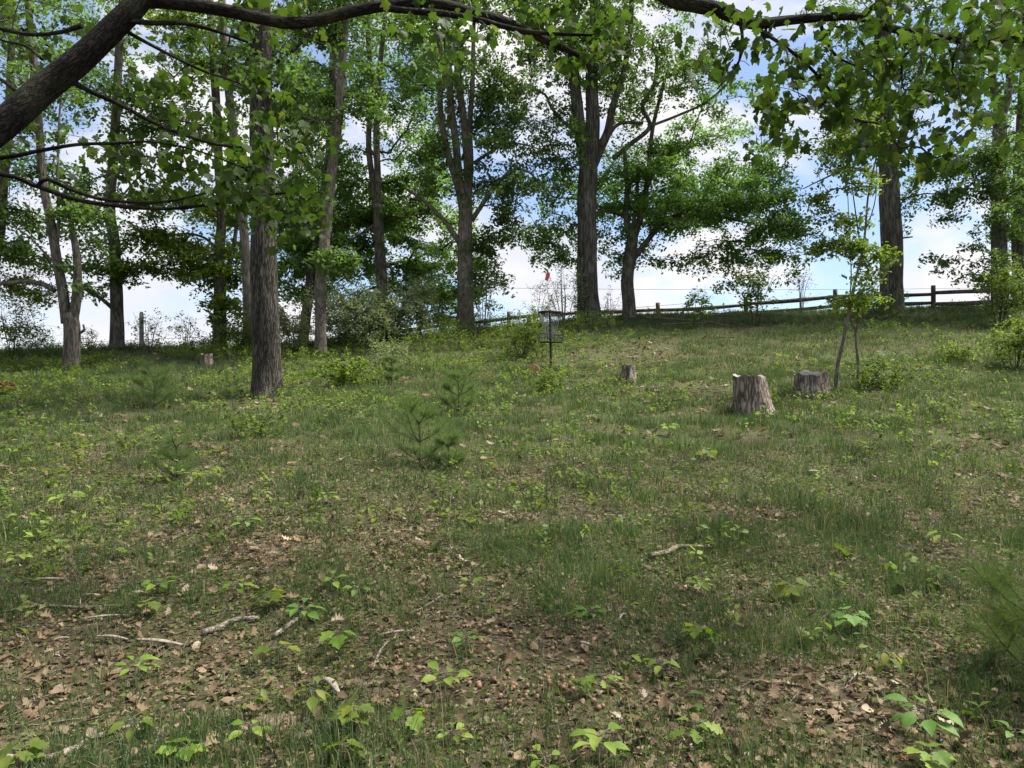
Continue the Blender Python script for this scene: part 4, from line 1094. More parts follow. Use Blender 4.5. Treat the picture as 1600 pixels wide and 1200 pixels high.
# ------------------------------------------------------------------ small white pines
def pine(label, px, py, h, w, seed, tiers=4, mat='needle', d=None, needle=.105, dens=1.0):
    g = np.random.default_rng(seed)
    b = hit(px, py) if d is None else onground(px, d)
    root = thing('pine_seedling', label, 'pine seedling', b)
    V, F = tube([(0, 0, -.05), (.01, .0, h * .5), (.0, 0, h)], [.014 * h + .004, .009 * h + .003, .004], sides=7, step=.1, rough=.05)
    put('stem', mesh('stem', V, F, M['twig']), root)
    nd = []; dirs = []
    for t in range(tiers):
        zt = h * (.12 + .80 * t / max(1, tiers - 1)) if tiers > 1 else h * .5
        L_ = w * (.55 - .22 * t / max(1, tiers)) * g.uniform(.8, 1.15)
        nb = int(g.integers(5, 8))
        a0 = g.uniform(0, 6.28)
        for k in range(nb):
            a = a0 + k * 2 * np.pi / nb + g.normal(0, .3)
            ll = L_ * g.uniform(.5, 1.25)
            e = np.array([math.cos(a) * ll, math.sin(a) * ll, zt + ll * .75])
            m_ = np.array([math.cos(a) * ll * .5, math.sin(a) * ll * .5, zt + ll * .25])
            V, F = tube([(0, 0, zt), m_, e], [.006, .0045, .002], sides=5, step=.08)
            put('branch', mesh('branch', V, F, M['twig']), root)
            c = catmull(np.array([(0, 0, zt), m_, e]), .02)
            c = c[int(len(c) * .3):]
            nd.append(c); dirs.append(unit(np.gradient(c, axis=0)))
            for s in (-1, 1):
                q = c[int(len(c) * .4)]; d2 = unit(e - m_ + s * np.array([-math.sin(a), math.cos(a), .1]) * ll * .5)
                c2 = q + d2 * np.linspace(0, ll * .42, 16)[:, None]
                nd.append(c2); dirs.append(np.repeat(d2[None], 16, 0))
    top = np.column_stack([np.zeros(20), np.zeros(20), np.linspace(h * .75, h, 20)])
    nd.append(top); dirs.append(np.repeat(np.array([[0, 0, 1.]]), 20, 0))
    nd = np.concatenate(nd); dirs = np.concatenate(dirs)
    rep = max(3, int(20 * dens))
    P = np.repeat(nd, rep, 0); D = np.repeat(dirs, rep, 0)
    yd = unit(D * .7 + g.normal(0, .75, P.shape) + np.array([0, 0, .2]))
    Mx = frames(yd, g.normal(0, 1, P.shape))
    tv = np.array([[-.0055, 0, 0], [.0055, 0, 0], [0, 1, 0]]); tf = np.array([[0, 1, 2]])
    sc = needle * g.uniform(.7, 1.25, len(P))
    V, F = scatter(tv, tf, P, Mx, sc)
    put('needles', mesh('needles', V, F, M[mat], smooth=False, tint=np.repeat(g.uniform(0, 1, len(P)), 3)), root, kind='stuff')
pine('two tiered soft pine seedling in the middle of the slope', 655, 728, .54, 1.05, 301, tiers=3)
pine('bushy dark pine seedling just behind the two tiered one', 716, 648, .60, .75, 302, tiers=3)
pine('low spreading pine seedling right of the two tiered one, on leaf litter', 700, 735, .30, .55, 303, tiers=2)
pine('hazy pine seedling on the slope left of the furrowed oak', 240, 640, .60, .95, 304, tiers=3)
pine('small upright pine seedling in tall grass at the left', 275, 752, .40, .42, 305, tiers=3, dens=.45)
pine('small dark pine seedling below the olive shrub', 612, 600, .5, .55, 306, tiers=3)
pine('large soft pine seedling cut by the right edge in the foreground', 1640, 1070, .32, .72, 307, tiers=3, mat='bright_needle', dens=1.1)

# ------------------------------------------------------------------ fallen branches and sticks
def stick(label, pts, r, mat='stick', name='stick', lift=.01, seed=0, cat='stick', side=None):
    P = np.array([hit(*p) for p in pts]); P[:, 2] += lift + np.array(r)
    g = np.random.default_rng(seed)
    P[1:-1] += g.normal(0, .01, P[1:-1].shape)
    b = P[0].copy()
    V, F = tube(P - b, r, sides=9, step=.05, rough=.09, seed=seed)
    if side is not None:
        k, dx, dy, dz, r2 = side
        S = P[k] - b
        V2, F2 = tube([S, S + np.array([dx, dy, dz]) * .5 + [0, 0, .01], S + np.array([dx, dy, dz])], [r2, r2 * .8, r2 * .4], sides=6, step=.05, seed=seed)
        V, F = join([(V, F), (V2, F2)])
    o = put(name, mesh(name, V, F, M[mat]), loc=tuple(float(v) for v in b))
    return tag(o, label, cat)
stick('mossy crooked stick lying in grass right of centre', [(1016, 876), (1045, 870), (1062, 862), (1090, 862), (1110, 860)], [.022, .022, .019, .02, .018], 'moss_stick', seed=1)
stick('grey stick lying under seedlings in the left foreground', [(316, 996), (345, 986), (372, 980), (405, 972)], [.016, .016, .015, .013], seed=2)
stick('long pale stick sloping up from the lower left corner', [(58, 1196), (100, 1182), (150, 1160), (200, 1142), (242, 1128)], [.012, .012, .011, .009, .006], seed=3)
stick('dark slim stick across the leaves in the left foreground', [(0, 962), (60, 957), (130, 953), (195, 950)], [.007, .009, .009, .006], 'moss_stick', seed=4)
stick('short grey stick beside the maple seedling, left of centre', [(428, 1002), (446, 988), (464, 974)], [.014, .014, .012], seed=5)
stick('slim dark twig left of the mossy stick', [(928, 868), (945, 872), (968, 880)], [.007, .007, .005], seed=6)
stick('forked grey twig among the nuts in the centre foreground', [(582, 1052), (590, 1030), (604, 1010), (618, 1000)], [.005, .007, .008, .006], seed=7, side=(1, .10, -.12, .0, .004))
stick('thin pale twig rising across the grass in the centre', [(640, 968), (665, 955), (692, 938)], [.004, .004, .003], seed=8, lift=.03)
stick('fallen bare branch lying below the small leaning young tree', [(1010, 498), (1060, 500), (1100, 503), (1140, 510)], [.03, .03, .022, .012], seed=9, name='fallen_branch', cat='branch', side=(1, .5, -.3, .25, .014))
stick('second fallen branch tangled in the grass under the spreading tree', [(1035, 508), (1080, 506), (1130, 504), (1165, 508)], [.015, .022, .02, .01], seed=10, name='fallen_branch', cat='branch', side=(2, -.5, -.2, .3, .012))
stick('small grey twig right of the nuts in the foreground', [(966, 976), (972, 970), (978, 964)], [.007, .008, .006], seed=11)
stick('thin twig crossing the litter near the bottom right', [(1320, 1085), (1335, 1070), (1350, 1060)], [.003, .003, .002], seed=12, lift=.02)
for k, (lab, a, b_, r) in enumerate((
        ('pale bark sliver at the far left of the foreground', (58, 911), (100, 910), .013), ('pale bark sliver left of the grass tuft', (128, 936), (164, 937), .012),
        ('whitish bark strip above the other pale strips', (126, 975), (202, 966), .010), ('broken pale bark strip in the left foreground', (150, 1003), (200, 1008), .014),
        ('pale bark strip right of the grass tuft', (212, 1008), (285, 1016), .016), ('whitish bark strip beside the forked twig', (590, 1002), (642, 992), .013),
        ('pale rotten bark chunk below the yellow maple seedling', (503, 1068), (530, 1094), .020), ('grey bark sliver below the dark slim stick', (80, 1010), (110, 1004), .010),
        ('white wood chip in grass right of the tall stump', (1262, 741), (1280, 740), .035), ('white forked wood chip just left of the tall stump', (1128, 606), (1138, 600), .035),
        ('pale chip among the nuts right of centre', (905, 1012), (922, 1017), .012), ('white bark strip under the pale stick', (95, 1186), (118, 1178), .006))):
    A = hit(*a); B = hit(*b_)
    g = np.random.default_rng(400 + k)
    mid = (A + B) / 2 + np.array([0, g.normal(0, .015), .012])
    V, F = tube([A - A, mid - A, B - A], [r * .5, r, r * .4], sides=8, step=.02, rough=.22, seed=k)
    V[:, 2] = V[:, 2] * .45 + .012 + .018
    tag(put('bark_piece', mesh('bark_piece', V, F, M['pale_wood']), loc=tuple(float(v) for v in A)), lab, 'bark piece')

# bare earth mound
def earth(label, px, py, rx, ry, h, seed):
    c = hit(px, py); g = np.random.default_rng(seed)
    n, m = 30, 9
    a = np.arange(n) / n * 2 * np.pi
    V = []
    for i in range(m):
        s = 1 - i / (m - 1)
        rr = s * (1 + .16 * np.sin(2 * a + 1) + .1 * np.sin(5 * a + seed))
        x = rx * rr * np.cos(a); y = ry * rr * np.sin(a)
        V.append(np.column_stack([x, y, gz(c[0] + x, c[1] + y) - c[2] + h * (1 - s ** 2) + g.normal(0, .004, n) - .006]))
    V = np.concatenate(V)
    i, j = np.meshgrid(np.arange(m - 1), np.arange(n), indexing='ij'); j2 = (j + 1) % n
    q = np.stack([i * n + j, i * n + j2, (i + 1) * n + j2, (i + 1) * n + j], -1).reshape(-1, 4)
    tag(put('earth_mound', mesh('earth_mound', V, np.concatenate([q[:, [0, 1, 2]], q[:, [0, 2, 3]]]), M['soil']), loc=tuple(float(v) for v in c)), label, 'soil')
earth('bare brown patch of earth at the bottom left of centre', 432, 1130, .13, .12, .03, 1)
earth('smaller bare earth patch above the nuts', 562, 1068, .10, .07, .02, 2)
earth('bare earth clod among litter near the bottom centre', 572, 1150, .10, .07, .015, 3)

# ------------------------------------------------------------------ seedlings in the foreground
LEAFSET = {}
def leaf_meshes(kind, mat):
    if (kind, mat) not in LEAFSET:
        V, F = {'maple': (MAPLE_V, MAPLE_F), 'oak': (OAKG_V, OAKG_F), 'oval': (OVAL_V, OVAL_F)}[kind]
        LEAFSET[(kind, mat)] = [mesh('leaf', V, F, M[mat], smooth=(kind == 'oval'), tint=np.full(len(V), t)) for t in (.1, .35, .6, .9)]
    return LEAFSET[(kind, mat)]
def seedling(label, px, py, kind, mat, n, size, h, seed, droop=.15, spread=1.0, cat='seedling', lean=0.):
    """py is the row of the leaves' middle; the stem stands on the ground under it"""
    g = np.random.default_rng(seed)
    b = hit(px, py + h * F_PX / max(hit(px, py)[1], 2.4) * .85)
    root = thing('seedling', label, cat, b)
    top = np.array([lean, g.normal(0, .01), h])
    V, F = tube([(0, 0, -.03), top * .5 + [g.normal(0, .006), 0, 0], top], [.004, .0032, .002], sides=5, step=.04)
    put('stem', mesh('stem', V, F, M['pale_twig']), root)
    ms = leaf_meshes(kind, mat)
    a0 = g.uniform(0, 6.28)
    for k in range(n):
        a = a0 + k * 2.4 + g.normal(0, .2)
        f = 1 - .42 * (k / max(1, n)) * (1 if n > 4 else .4)
        p0 = top * f
        pl = size * .38 * g.uniform(.6, 1.3) * spread
        dv = np.array([math.cos(a), math.sin(a), .30 - droop])
        p1 = p0 + dv * pl
        V, F = tube([p0, p1], [.0018, .0014], sides=4, step=.05)
        o = put('leaf', ms[int(g.integers(0, 4))], root)
        yd = np.array([dv[0], dv[1], -droop + g.normal(0, .15)])
        zd = np.array([g.normal(0, .25), g.normal(-.15, .25), 1.])
        Mm = frames(yd[None], zd[None])[0]
        s = size * g.uniform(.7, 1.15)
        o.matrix_local = Matrix.LocRotScale(Vector(p1), Matrix(Mm.tolist()).to_quaternion(), Vector((s, s, s)))
        put('petiole', mesh('petiole', V, F, M['pale_twig']), root)
    return root
SD = [
 ('yellow green sapling with drooping oval leaves in the right foreground', 1385, 1022, 'oval', 'yellow_leaf', 6, .085, .13, .75, 1.0),
 ('large fresh green seedling with broad oval leaves near the bottom right', 1445, 1115, 'oval', 'fresh_leaf', 10, .095, .15, .15, 1.5),
 ('lobed green seedling on the bottom edge right of centre', 1455, 1182, 'maple', 'seedling_leaf', 6, .075, .10, .1, 1.2),
 ('upright oak seedling with large leaves at the bottom centre', 940, 1160, 'oval', 'seedling_leaf', 8, .095, .15, .1, 1.2),
 ('small oak seedling above the nuts right of centre', 940, 1058, 'oak', 'seedling_leaf', 6, .070, .08, .3, 1.0),
 ('bright leafy seedling below the pale twig in the centre', 697, 1060, 'oval', 'seedling_leaf', 9, .075, .10, .1, 1.5),
 ('compound leaved seedling right of the whitish bark strip', 728, 998, 'oval', 'fresh_leaf', 8, .07, .09, .15, 1.5),
 ('maple seedling with toothed yellow leaves in the bottom left of centre', 552, 1112, 'maple', 'yellow_leaf', 7, .075, .12, .25, 1.0),
 ('three leaved drooping seedling left of the bare earth patch', 484, 1085, 'oval', 'yellow_leaf', 4, .085, .12, .6, 1.0),
 ('pale maple seedling with one tall leaf near the short grey stick', 528, 995, 'maple', 'seedling_leaf', 4, .085, .14, .3, 1.0),
 ('maple seedling with flat leaves left of the short grey stick', 436, 1018, 'maple', 'yellow_leaf', 4, .08, .11, .2, 1.4),
 ('fresh compound seedling right of the leafy clump, left of centre', 474, 952, 'oval', 'fresh_leaf', 8, .085, .11, .15, 1.5),
 ('dense yellowish maple clump left of the compound seedling', 418, 932, 'maple', 'yellow_leaf', 9, .075, .12, .15, 1.6),
 ('leafy green clump above the grey stick', 370, 914, 'oval', 'seedling_leaf', 9, .075, .10, .15, 1.5),
 ('bright maple seedling in the left foreground above pale bark', 250, 912, 'oval', 'seedling_leaf', 9, .08, .11, .15, 1.4),
 ('yellowish maple sprig below the bright seedling at the left', 232, 944, 'maple', 'yellow_leaf', 4, .075, .08, .2, 1.0),
 ('star shaped green seedling in the lower left', 210, 1042, 'oval', 'seedling_leaf', 9, .075, .10, .1, 1.2),
 ('olive yellow seedling with arching leaves above the pale stick', 210, 1126, 'oval', 'yellow_leaf', 6, .08, .09, .4, 1.2),
 ('bright green sprig at the lower left, right of the pale stick', 292, 1168, 'maple', 'seedling_leaf', 6, .075, .07, .1, 1.2),
 ('oval leaved sprig right of the star shaped seedling', 390, 1138, 'oval', 'seedling_leaf', 5, .075, .09, .2, 1.2),
 ('yellow green maple leaves in the bottom left corner', 30, 1176, 'maple', 'yellow_leaf', 6, .07, .08, .2, 1.2),
 ('small bright sprig on the left edge of the foreground', 30, 868, 'oval', 'seedling_leaf', 8, .075, .10, .2, 1.2),
 ('pair of bright leaves at the left, above the bark sliver', 176, 862, 'maple', 'yellow_leaf', 4, .08, .10, .3, 1.0),
 ('light maple sprig on the slope left of the nuts', 520, 905, 'oval', 'seedling_leaf', 5, .08, .10, .1, 1.0),
 ('flat three leaved sprig right of the light maple sprig', 560, 922, 'oval', 'fresh_leaf', 4, .08, .07, .1, 1.1),
 ('upright bright grassy seedling in the centre foreground', 736, 912, 'oval', 'seedling_leaf', 5, .075, .13, .0, .8),
 ('lone fern like sprig in the centre foreground', 924, 954, 'oval', 'fresh_leaf', 8, .06, .06, .1, 1.3),
 ('yellow maple leaf sprig right of the lone fern like sprig', 1090, 986, 'maple', 'yellow_leaf', 4, .08, .12, .4, 1.2),
 ('small bright seedling in tall grass right of centre', 1034, 1036, 'oval', 'seedling_leaf', 5, .08, .09, .3, 1.0),
 ('leafy seedling above the litter at the bottom, right of the nuts', 1085, 1136, 'oak', 'seedling_leaf', 5, .075, .09, .4, 1.0),
 ('fresh seedling clump in the grass at the right', 1330, 965, 'maple', 'fresh_leaf', 8, .085, .12, .1, 1.5),
 ('single arching bright leaf sprig in the grass at the right', 1470, 836, 'oval', 'seedling_leaf', 4, .12, .14, .35, 1.0),
 ('yellow sprig in grass below the mossy stick', 1238, 918, 'maple', 'yellow_leaf', 5, .09, .12, .2, 1.1),
 ('green weed clump below the mossy stick', 1095, 912, 'oval', 'seedling_leaf', 9, .07, .10, .1, 1.6),
 ('lobed sprig right of the forked twig, by an orange leaf', 638, 1122, 'maple', 'seedling_leaf', 4, .075, .09, .35, 1.0),
 ('small trefoil sprig right of the lobed sprig', 706, 1145, 'oval', 'seedling_leaf', 8, .05, .07, .1, 1.6),
 ('bright seedling at the bottom edge, left of centre', 535, 1172, 'maple', 'yellow_leaf', 4, .075, .09, .35, 1.0),
 ('fresh green leaves on the bottom edge under the upright oak seedling', 850, 1190, 'oval', 'seedling_leaf', 5, .07, .06, .1, 1.2),
 ('small fresh seedling at the right edge near the bottom', 1585, 1145, 'oval', 'fresh_leaf', 6, .08, .08, .1, 1.2),
 ('fuzzy green seedling on the slope left of the centre', 505, 775, 'oval', 'seedling_leaf', 10, .09, .12, .1, 1.8),
 ('bright sprig left of the tall grass on the slope', 385, 815, 'oval', 'fresh_leaf', 5, .09, .10, .2, 1.0),
 ('small pale maple sprig right of the two tiered pine', 1105, 706, 'maple', 'yellow_leaf', 5, .11, .14, .2, 1.1),
 ('bright yellow green sprig below the small sawn stump', 1045, 668, 'maple', 'seedling_leaf', 8, .10, .16, .1, 1.3),
 ('leafy sprig at the foot of the tall stump', 1195, 648, 'oval', 'seedling_leaf', 8, .10, .16, .1, 1.5),
 ('fern like clump in the left grass, left of the upright pine', 105, 778, 'oval', 'seedling_leaf', 12, .10, .16, .1, 2.0),
 ('pale leafed sprig in the left grass above the fern like clump', 140, 752, 'oval', 'yellow_leaf', 7, .09, .14, .1, 1.6),
]
for k, (lab, px, py, kind, mat, n, size, h, dr, sp) in enumerate(SD):
    seedling(lab, px, py, kind, mat, n, size, h, 500 + k, dr, sp)

# ------------------------------------------------------------------ ground cover: litter, grass, leaflets
def field(n, y0, y1, seed, umax=.80):
    g = np.random.default_rng(seed)
    y = np.sqrt(g.uniform(y0 ** 2, y1 ** 2, n)); x = g.uniform(-umax, umax, n) * y
    return x, y, g
def green(x, y):
    """how green the turf is here, 0 = bare litter, 1 = full grass"""
    nz = .28 * vnoise(x, y, .5, 1) + .40 * vnoise(x, y, 1.9, 2) + .32 * vnoise(x, y, 4.6, 3)
    base = np.interp(y, [2, 4, 5.5, 7.5, 10, 14, 30], [.62, .67, .72, .79, .84, .87, .88])
    base = base + np.where(x > 0, .03, -.02) * np.clip((7 - y) / 3, 0, 1)
    v = np.clip((nz - .5) * 2.6 + base, 0, 1)
    for (px, py, r) in ((950, 560, 1.6), (1080, 605, .9), (1000, 545, 1.3), (1130, 612, .7), (400, 632, .9), (820, 1040, .7), (700, 1010, .5), (1290, 1090, .5), (1500, 690, .5), (430, 860, .6), (620, 830, .5)):
        c = hit(px, py)
        dd = ((x - c[0]) ** 2 + ((y - c[1]) * .8) ** 2) / r ** 2
        v = v * (1 - .8 * np.exp(-dd))
    return v

def ground_frames(n, g, tilt):
    a = g.uniform(0, 6.28, n)
    yd = np.column_stack([np.cos(a), np.sin(a), g.normal(.08, tilt * .5, n)])
    zd = np.column_stack([g.normal(0, tilt, n), g.normal(-.08, tilt, n), np.ones(n)])
    return frames(yd, zd)

# dead leaves: those that show largest are separate things, the rest one mass
x, y, g = field(19000, 2.1, 8.5, 41)
pile = np.zeros(len(x))
for (px_, py_, r_) in ((1280, 1085, .45), (1480, 1150, .5), (1400, 1050, .4), (1120, 1160, .35), (1560, 1080, .4), (620, 870, .6), (300, 1180, .3), (330, 860, .7)):
    c_ = hit(px_, py_); pile = np.maximum(pile, np.exp(-((x - c_[0]) ** 2 + (y - c_[1]) ** 2) / r_ ** 2))
keep = g.uniform(0, 1, len(x)) < np.clip(np.clip(1.08 - green(x, y), .22, 1) * .54 + .6 * pile, 0, 1) * np.interp(y, [2, 8.5], [1, .75])
nutc = hit(800, 1050)
keep &= ~((((x - nutc[0]) / .55) ** 2 + ((y - nutc[1]) / .5) ** 2 < 1) & (g.uniform(0, 1, len(x)) < .7))
x, y = x[keep], y[keep]
n = len(x)
pos = np.column_stack([x, y, gz(x, y) + g.uniform(.004, .03, n) + .02 * pile[keep] * g.uniform(0, 1, n)])
Mx = ground_frames(n, g, .45); sz = g.uniform(.03, .088, n)
kind = g.integers(0, len(DEAD), n)
flip = g.uniform(0, 1, n) < .3
Mx[flip] = Mx[flip] @ np.diag([-1, 1, -1])
px = 800 + x / y * F_PX; py = 600 - (pos[:, 2] - CAM_Z) / y * F_PX
inview = (px > 8) & (px < 1592) & (py < 1190)
score = sz / y * inview
big = np.argsort(-score)[:300]
mask = np.ones(n, bool); mask[big] = False
dead_me = [mesh('dead_leaf', V, F, M['dead_leaf'], tint=np.full(len(V), .0)) for V, F in DEAD]
for k in big:
    o = put('dead_leaf', dead_me[kind[k]])
    o.matrix_world = Matrix.LocRotScale(Vector(pos[k]), Matrix(Mx[k].tolist()).to_quaternion(), Vector((sz[k],) * 3))
    shape = ('broad lobed', 'upturned lobed', 'tightly curled lobed', 'oval', 'arched lobed')[kind[k]]
    zone = 'at the far left of' if px[k] < 330 else 'left of centre in' if px[k] < 660 else 'in the centre of' if px[k] < 980 else 'right of centre in' if px[k] < 1290 else 'at the far right of'
    tag(o, 'dry %s brown leaf %s the foreground litter' % (shape, zone), 'dead leaf', 'dry %s leaves %s the foreground' % (shape, zone))
parts, tints = [], []
for q in range(len(DEAD)):
    m_ = mask & (kind == q)
    V, F = scatter(DEAD[q][0], DEAD[q][1], pos[m_], Mx[m_], sz[m_])
    parts.append((V, F)); tints.append(np.repeat(g.uniform(0, 1, m_.sum()), len(DEAD[q][0])))
x, y, g = field(26000, 8.0, 29.5, 42)
keep = g.uniform(0, 1, len(x)) < np.clip(1.0 - green(x, y), .05, 1) ** 1.2 * np.interp(y, [8, 29], [1, .55])
x, y = x[keep], y[keep]; n = len(x)
pos = np.column_stack([x, y, gz(x, y) + g.uniform(.008, .04, n)])
Mx = ground_frames(n, g, .4); sz = g.uniform(.07, .14, n)
kind = g.integers(0, 2, n)
for q in range(2):
    m_ = kind == q
    V, F = scatter(DEADLOW[q][0], DEADLOW[q][1], pos[m_], Mx[m_], sz[m_])
    parts.append((V, F)); tints.append(np.repeat(g.uniform(0, 1, m_.sum()), len(DEADLOW[q][0])))
# crumbs of leaf between them
x, y, g = field(70000, 2.0, 10.0, 43)
n = len(x)
pos = np.column_stack([x, y, gz(x, y) + g.uniform(.003, .014, n)])
Mx = ground_frames(n, g, .5)
tv = np.array([[-.4, -.3, 0], [.45, -.2, .12], [.1, .55, .05]]); tf = np.array([[0, 1, 2]])
V, F = scatter(tv, tf, pos, Mx, g.uniform(.008, .042, n))
parts.append((V, F)); tints.append(np.repeat(g.uniform(0, .85, n) ** 1.3, 3))
V, F = join(parts)
tag(put('leaf_litter', mesh('leaf_litter', V, F, M['dead_leaf'], tint=np.concatenate(tints))), 'dry brown leaf litter scattered over the slope', 'leaf litter', kind='stuff')

# nuts
def nut_mesh():
    V = [(0, 0, .5)]; n = 10
    for i in range(1, 6):
        t = i / 6 * math.pi
        for j in range(n):
            a = j / n * 2 * math.pi
            V.append((.5 * math.sin(t) * math.cos(a), .5 * math.sin(t) * math.sin(a), .5 * math.cos(t) * (1.0 if i < 4 else .92)))
    V.append((0, 0, -.5))
    F = [(0, 1 + j, 1 + (j + 1) % n) for j in range(n)]
    for i in range(4):
        for j in range(n):
            p, q = 1 + i * n + j, 1 + i * n + (j + 1) % n
            F += [(p, p + n, q + n), (p, q + n, q)]
    e = len(V) - 1
    F += [(e, 1 + 4 * n + (j + 1) % n, 1 + 4 * n + j) for j in range(n)]
    return mesh('nut', np.array(V), np.array(F), M['nut'])
nm = nut_mesh()
g = np.random.default_rng(61)
clusters = [(640, 1035, 60, 30, 26, 'beside the forked grey twig'), (860, 1075, 60, 18, 34, 'in the thick cluster left of the small oak seedling'), (800, 1000, 70, 20, 18, 'on soil right of the compound leaved seedling'), (940, 985, 60, 25, 14, 'below the lone fern like sprig'), (760, 1075, 60, 30, 14, 'right of the bright leafy centre seedling'),
            (890, 960, 40, 14, 8, 'just left of the lone fern like sprig'), (920, 1090, 40, 20, 8, 'below the small oak seedling'), (620, 985, 50, 15, 6, 'above the whitish bark strip'), (1010, 1095, 40, 20, 6, 'right of the small oak seedling'), (700, 990, 60, 15, 8, 'around the compound leaved seedling')]
for (cx, cy_, rx, ry, k, where) in clusters:
    for _ in range(k):
        p = hit(cx + g.normal(0, rx * .6), min(1180, cy_ + g.normal(0, ry * .7)))
        s = g.uniform(.020, .031)
        o = put('nut', nm, loc=(float(p[0]), float(p[1]), float(p[2] + s * .42)))
        o.rotation_euler = (g.uniform(-1, 1), g.uniform(-1, 1), g.uniform(0, 6)); o.scale = (s * g.uniform(.85, 1), s, s * g.uniform(.9, 1.1))
        tag(o, 'small round brown nut ' + where, 'nut', 'nuts ' + where)

# grass
def blades(x, y, g, hmin, hmax, wmul, tris, per, spread, hmul):
    n0 = len(x)
    X = np.repeat(x, per) + g.normal(0, spread, n0 * per); Y = np.repeat(y, per) + g.normal(0, spread, n0 * per)
    n = len(X)
    a = g.uniform(0, 6.28, n)
    H = np.repeat(g.uniform(hmin, hmax, n0) * hmul, per) * g.uniform(.5, 1.15, n)
    lean = g.uniform(.05, .75, n)
    w = wmul * g.uniform(.7, 1.3, n)
    face = g.uniform(0, 6.28, n)
    wx, wy = np.cos(face) * w / 2, np.sin(face) * w / 2
    Z = gz(X, Y) - .005
    lx, ly = np.cos(a) * lean * H, np.sin(a) * lean * H
    t0 = np.clip(np.repeat(g.normal(.45, .2, n0), per) + g.normal(0, .15, n) + (g.uniform(0, 1, n) < .07) * .6, 0, 1)
    if tris == 1:
        V = np.stack([np.stack([X - wx, Y - wy, Z], -1), np.stack([X + wx, Y + wy, Z], -1), np.stack([X + lx * .8, Y + ly * .8, Z + H], -1)], 1)
        F = np.arange(n)[:, None, None] * 3 + np.array([[0, 1, 2]])
        k = 3
    else:
        m = .55
        V = np.stack([np.stack([X - wx, Y - wy, Z], -1), np.stack([X + wx, Y + wy, Z], -1),
                      np.stack([X + lx * .3 - wx * .8, Y + ly * .3 - wy * .8, Z + H * m], -1), np.stack([X + lx * .3 + wx * .8, Y + ly * .3 + wy * .8, Z + H * m], -1),
                      np.stack([X + lx, Y + ly, Z + H * (1 - .3 * lean)], -1)], 1)
        F = np.arange(n)[:, None, None] * 5 + np.array([[0, 1, 3], [0, 3, 2], [2, 3, 4]])
        k = 5
    return V.reshape(-1, 3), F.reshape(-1, 3), np.repeat(t0, k)
gp, gt = [], []
for (cnt, y0, y1, h0, h1, wm, tr, per, spr, seed) in ((24000, 2.0, 6.5, .025, .13, .0036, 3, 8, .03, 51), (21000, 6.0, 12, .05, .18, .006, 3, 6, .035, 52), (36000, 11.5, 19, .06, .18, .010, 1, 5, .05, 53), (48000, 18.5, 31, .07, .20, .015, 1, 4, .07, 54)):
    x, y, g = field(cnt, y0, y1, seed)
    gr = green(x, y)
    tuft = .35 + .95 * vnoise(x, y, 2.6, 31)
    keep = g.uniform(0, 1, len(x)) < np.clip(gr * 1.5 - .22, .10, 1) * tuft
    keep &= y < crest_y(x) + 3.0
    x, y, gr = x[keep], y[keep], gr[keep]
    V, F, T = blades(x, y, g, h0, h1, wm, tr, per, spr, .45 + 1.1 * vnoise(x, y, 1.9, 33))
    gp.append((V, F)); gt.append(T)
g = np.random.default_rng(57)
for (px_, d_, r_) in ((1179, 12.4, .36), (1268, 14.4, .38), (982, 16.2, .25), (323, 20.4, .2), (417, 14.6, .33), (861, 18.7, .08), (1304, 14.6, .1), (1340, 14.9, .08), (920, 27.5, .5), (983, 28.3, .35), (1393, 28, .5), (727, 25.5, .4), (112, 20, .35), (182, 23.5, .3), (500, 22, .28)):
    c_ = onground(px_, d_); k_ = int(150 * r_ + 20)
    a_ = g.uniform(0, 6.28, k_); rr_ = r_ * g.uniform(.95, 1.5, k_)
    V, F, T = blades(c_[0] + np.cos(a_) * rr_, c_[1] + np.sin(a_) * rr_, g, .07, .22, .0006 * d_, 3, 6, .03, np.ones(k_))
    gp.append((V, F)); gt.append(T)
x, y, g = field(2600, 2.2, 29, 58)
V, F, T = blades(x, y, g, .14, .32, .004, 3, 2, .02, np.ones(len(x)))
gp.append((V, F)); gt.append(np.clip(T + .45, 0, 1))
V, F = join(gp)
tag(put('grass', mesh('grass', V, F, M['grass'], smooth=False, tint=np.concatenate(gt))), 'uneven green grass over the slope', 'grass', kind='stuff')

# leafy ground cover: clover-size leaflets near, creeping sprays further up the slope
cp, ct = [], []
x, y, g = field(85000, 2.0, 10.0, 71)
keep = g.uniform(0, 1, len(x)) < np.clip(vnoise(x, y, 1.1, 8) * 1.6 - .25, .28, 1) * np.clip(green(x, y) + .35, .45, 1)
x, y = x[keep], y[keep]; n = len(x)
pos = np.column_stack([x, y, gz(x, y) + g.uniform(.01, .05, n)])
V, F = scatter(KITE_V, KITE_F, pos, ground_frames(n, g, .6), g.uniform(.014, .035, n))
cp.append((V, F)); ct.append(np.repeat(np.clip(g.normal(.36, .24, n), 0, 1), 4))
x, y, g = field(20000, 3.2, 30, 72)
dens = np.clip(vnoise(x, y, .45, 9) * 1.8 - .5, .03, 1) * np.interp(y, [3, 6.5, 11, 16, 24], [.6, .75, .85, .95, 1]) * np.where(x > 3, np.where(y > 15, .6, .5), 1.0) * np.clip(green(x, y) + .2, .1, 1)
keep = (g.uniform(0, 1, len(x)) < dens) & (y < crest_y(x) + 2.5)
x, y = x[keep], y[keep]; n = len(x)
per = 11
c = np.column_stack([x, y, gz(x, y) + np.interp(y, [3, 8], [.4, 1]) * g.uniform(.06, .24, n)])
p, m_, s = spray(c, np.zeros((n, 3)), g, per, .11, .03, .062, droop=.15, tilt=.35)
V, F = scatter(KITE_V, KITE_F, p, m_, s)
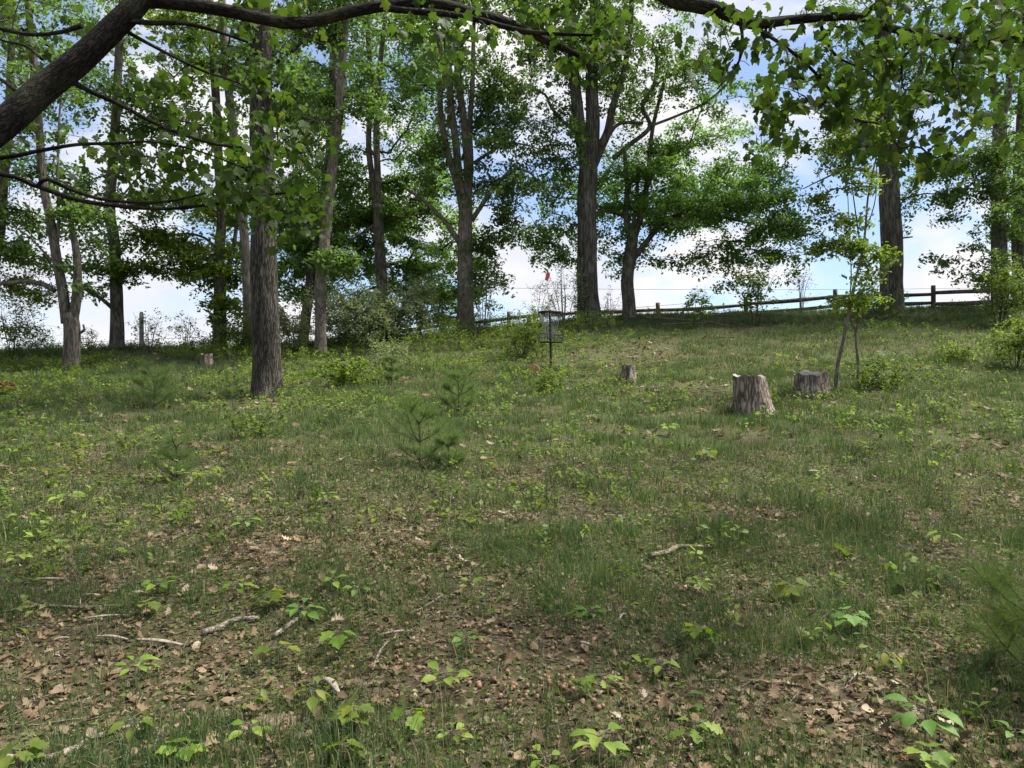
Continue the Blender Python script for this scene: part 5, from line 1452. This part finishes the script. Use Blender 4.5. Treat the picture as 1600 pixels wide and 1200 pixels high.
cp.append((V, F)); ct.append(np.repeat(np.clip(np.repeat(g.normal(.55, .22, n), per) + g.normal(0, .12, n * per), 0, 1), 4))
st = np.column_stack([x, y, gz(x, y)])
V, F = join(cp)
tag(put('ground_cover', mesh('ground_cover', V, F, M['ground_leaf'], smooth=False, tint=np.concatenate(ct))), 'low leafy ground cover creeping through the grass', 'ground cover', kind='stuff')
V, F = segs(st - [0, 0, .02], c, np.full(n, .003), np.full(n, .002), 3)
tag(put('ground_cover_stems', mesh('ground_cover_stems', V, F, M['pale_twig'])), 'thin stems under the low leafy ground cover', 'stems', kind='stuff')

g = np.random.default_rng(91)
n = 3000
x = g.uniform(-17, 3.5, n); y = crest_y(x) + g.uniform(-3.2, 1.8, n)
keep = g.uniform(0, 1, n) < np.clip(vnoise(x, y, .7, 41) * 2.2 - .62, 0, 1)
x, y = x[keep], y[keep]; n = len(x)
hh = (.15 + .75 * vnoise(x, y, .9, 43) ** 1.5) * g.uniform(.4, 1.1, n) * np.interp(x, [-10, -7], [.42, 1])
c0 = np.column_stack([x, y, gz(x, y)]); c = c0 + np.column_stack([g.normal(0, .06, n), g.normal(0, .06, n), hh])
p, m_, s = spray(c, np.zeros((n, 3)), g, 16, .17, .07, .065, droop=.1, tilt=.6)
V, F = scatter(KITE_V, KITE_F, p, m_, s)
tag(put('rim_brush', mesh('rim_brush', V, F, M['bright_leaf'], smooth=False, tint=np.repeat(np.clip(np.repeat(g.normal(.5, .25, n), 16) + g.normal(0, .1, 16 * n), 0, 1), 4))), 'low bright brush softening the left and middle rim', 'brush', kind='stuff')
V, F = segs(c0 - [0, 0, .03], c, np.full(n, .006), np.full(n, .003), 3)
tag(put('brush_stems', mesh('brush_stems', V, F, M['pale_twig'])), 'thin stems of the brush on the left and middle rim', 'stems', kind='stuff')

# dry straw and fine twigs lying in the litter
x, y, g = field(13000, 2.0, 10.0, 81)
n = len(x); a = g.uniform(0, 6.28, n); ll = g.uniform(.03, .16, n)
A = np.column_stack([x, y, gz(x, y) + g.uniform(.01, .03, n)])
x2, y2 = x + np.cos(a) * ll, y + np.sin(a) * ll
B = np.column_stack([x2, y2, gz(x2, y2) + g.uniform(.01, .045, n)])
r = g.uniform(.0007, .0019, n)
V, F = segs(A, B, r, r * .6, 3)
tag(put('fine_twigs', mesh('fine_twigs', V, F, M['stick'])), 'fine dry twigs and straw among the leaves', 'twigs', kind='stuff')
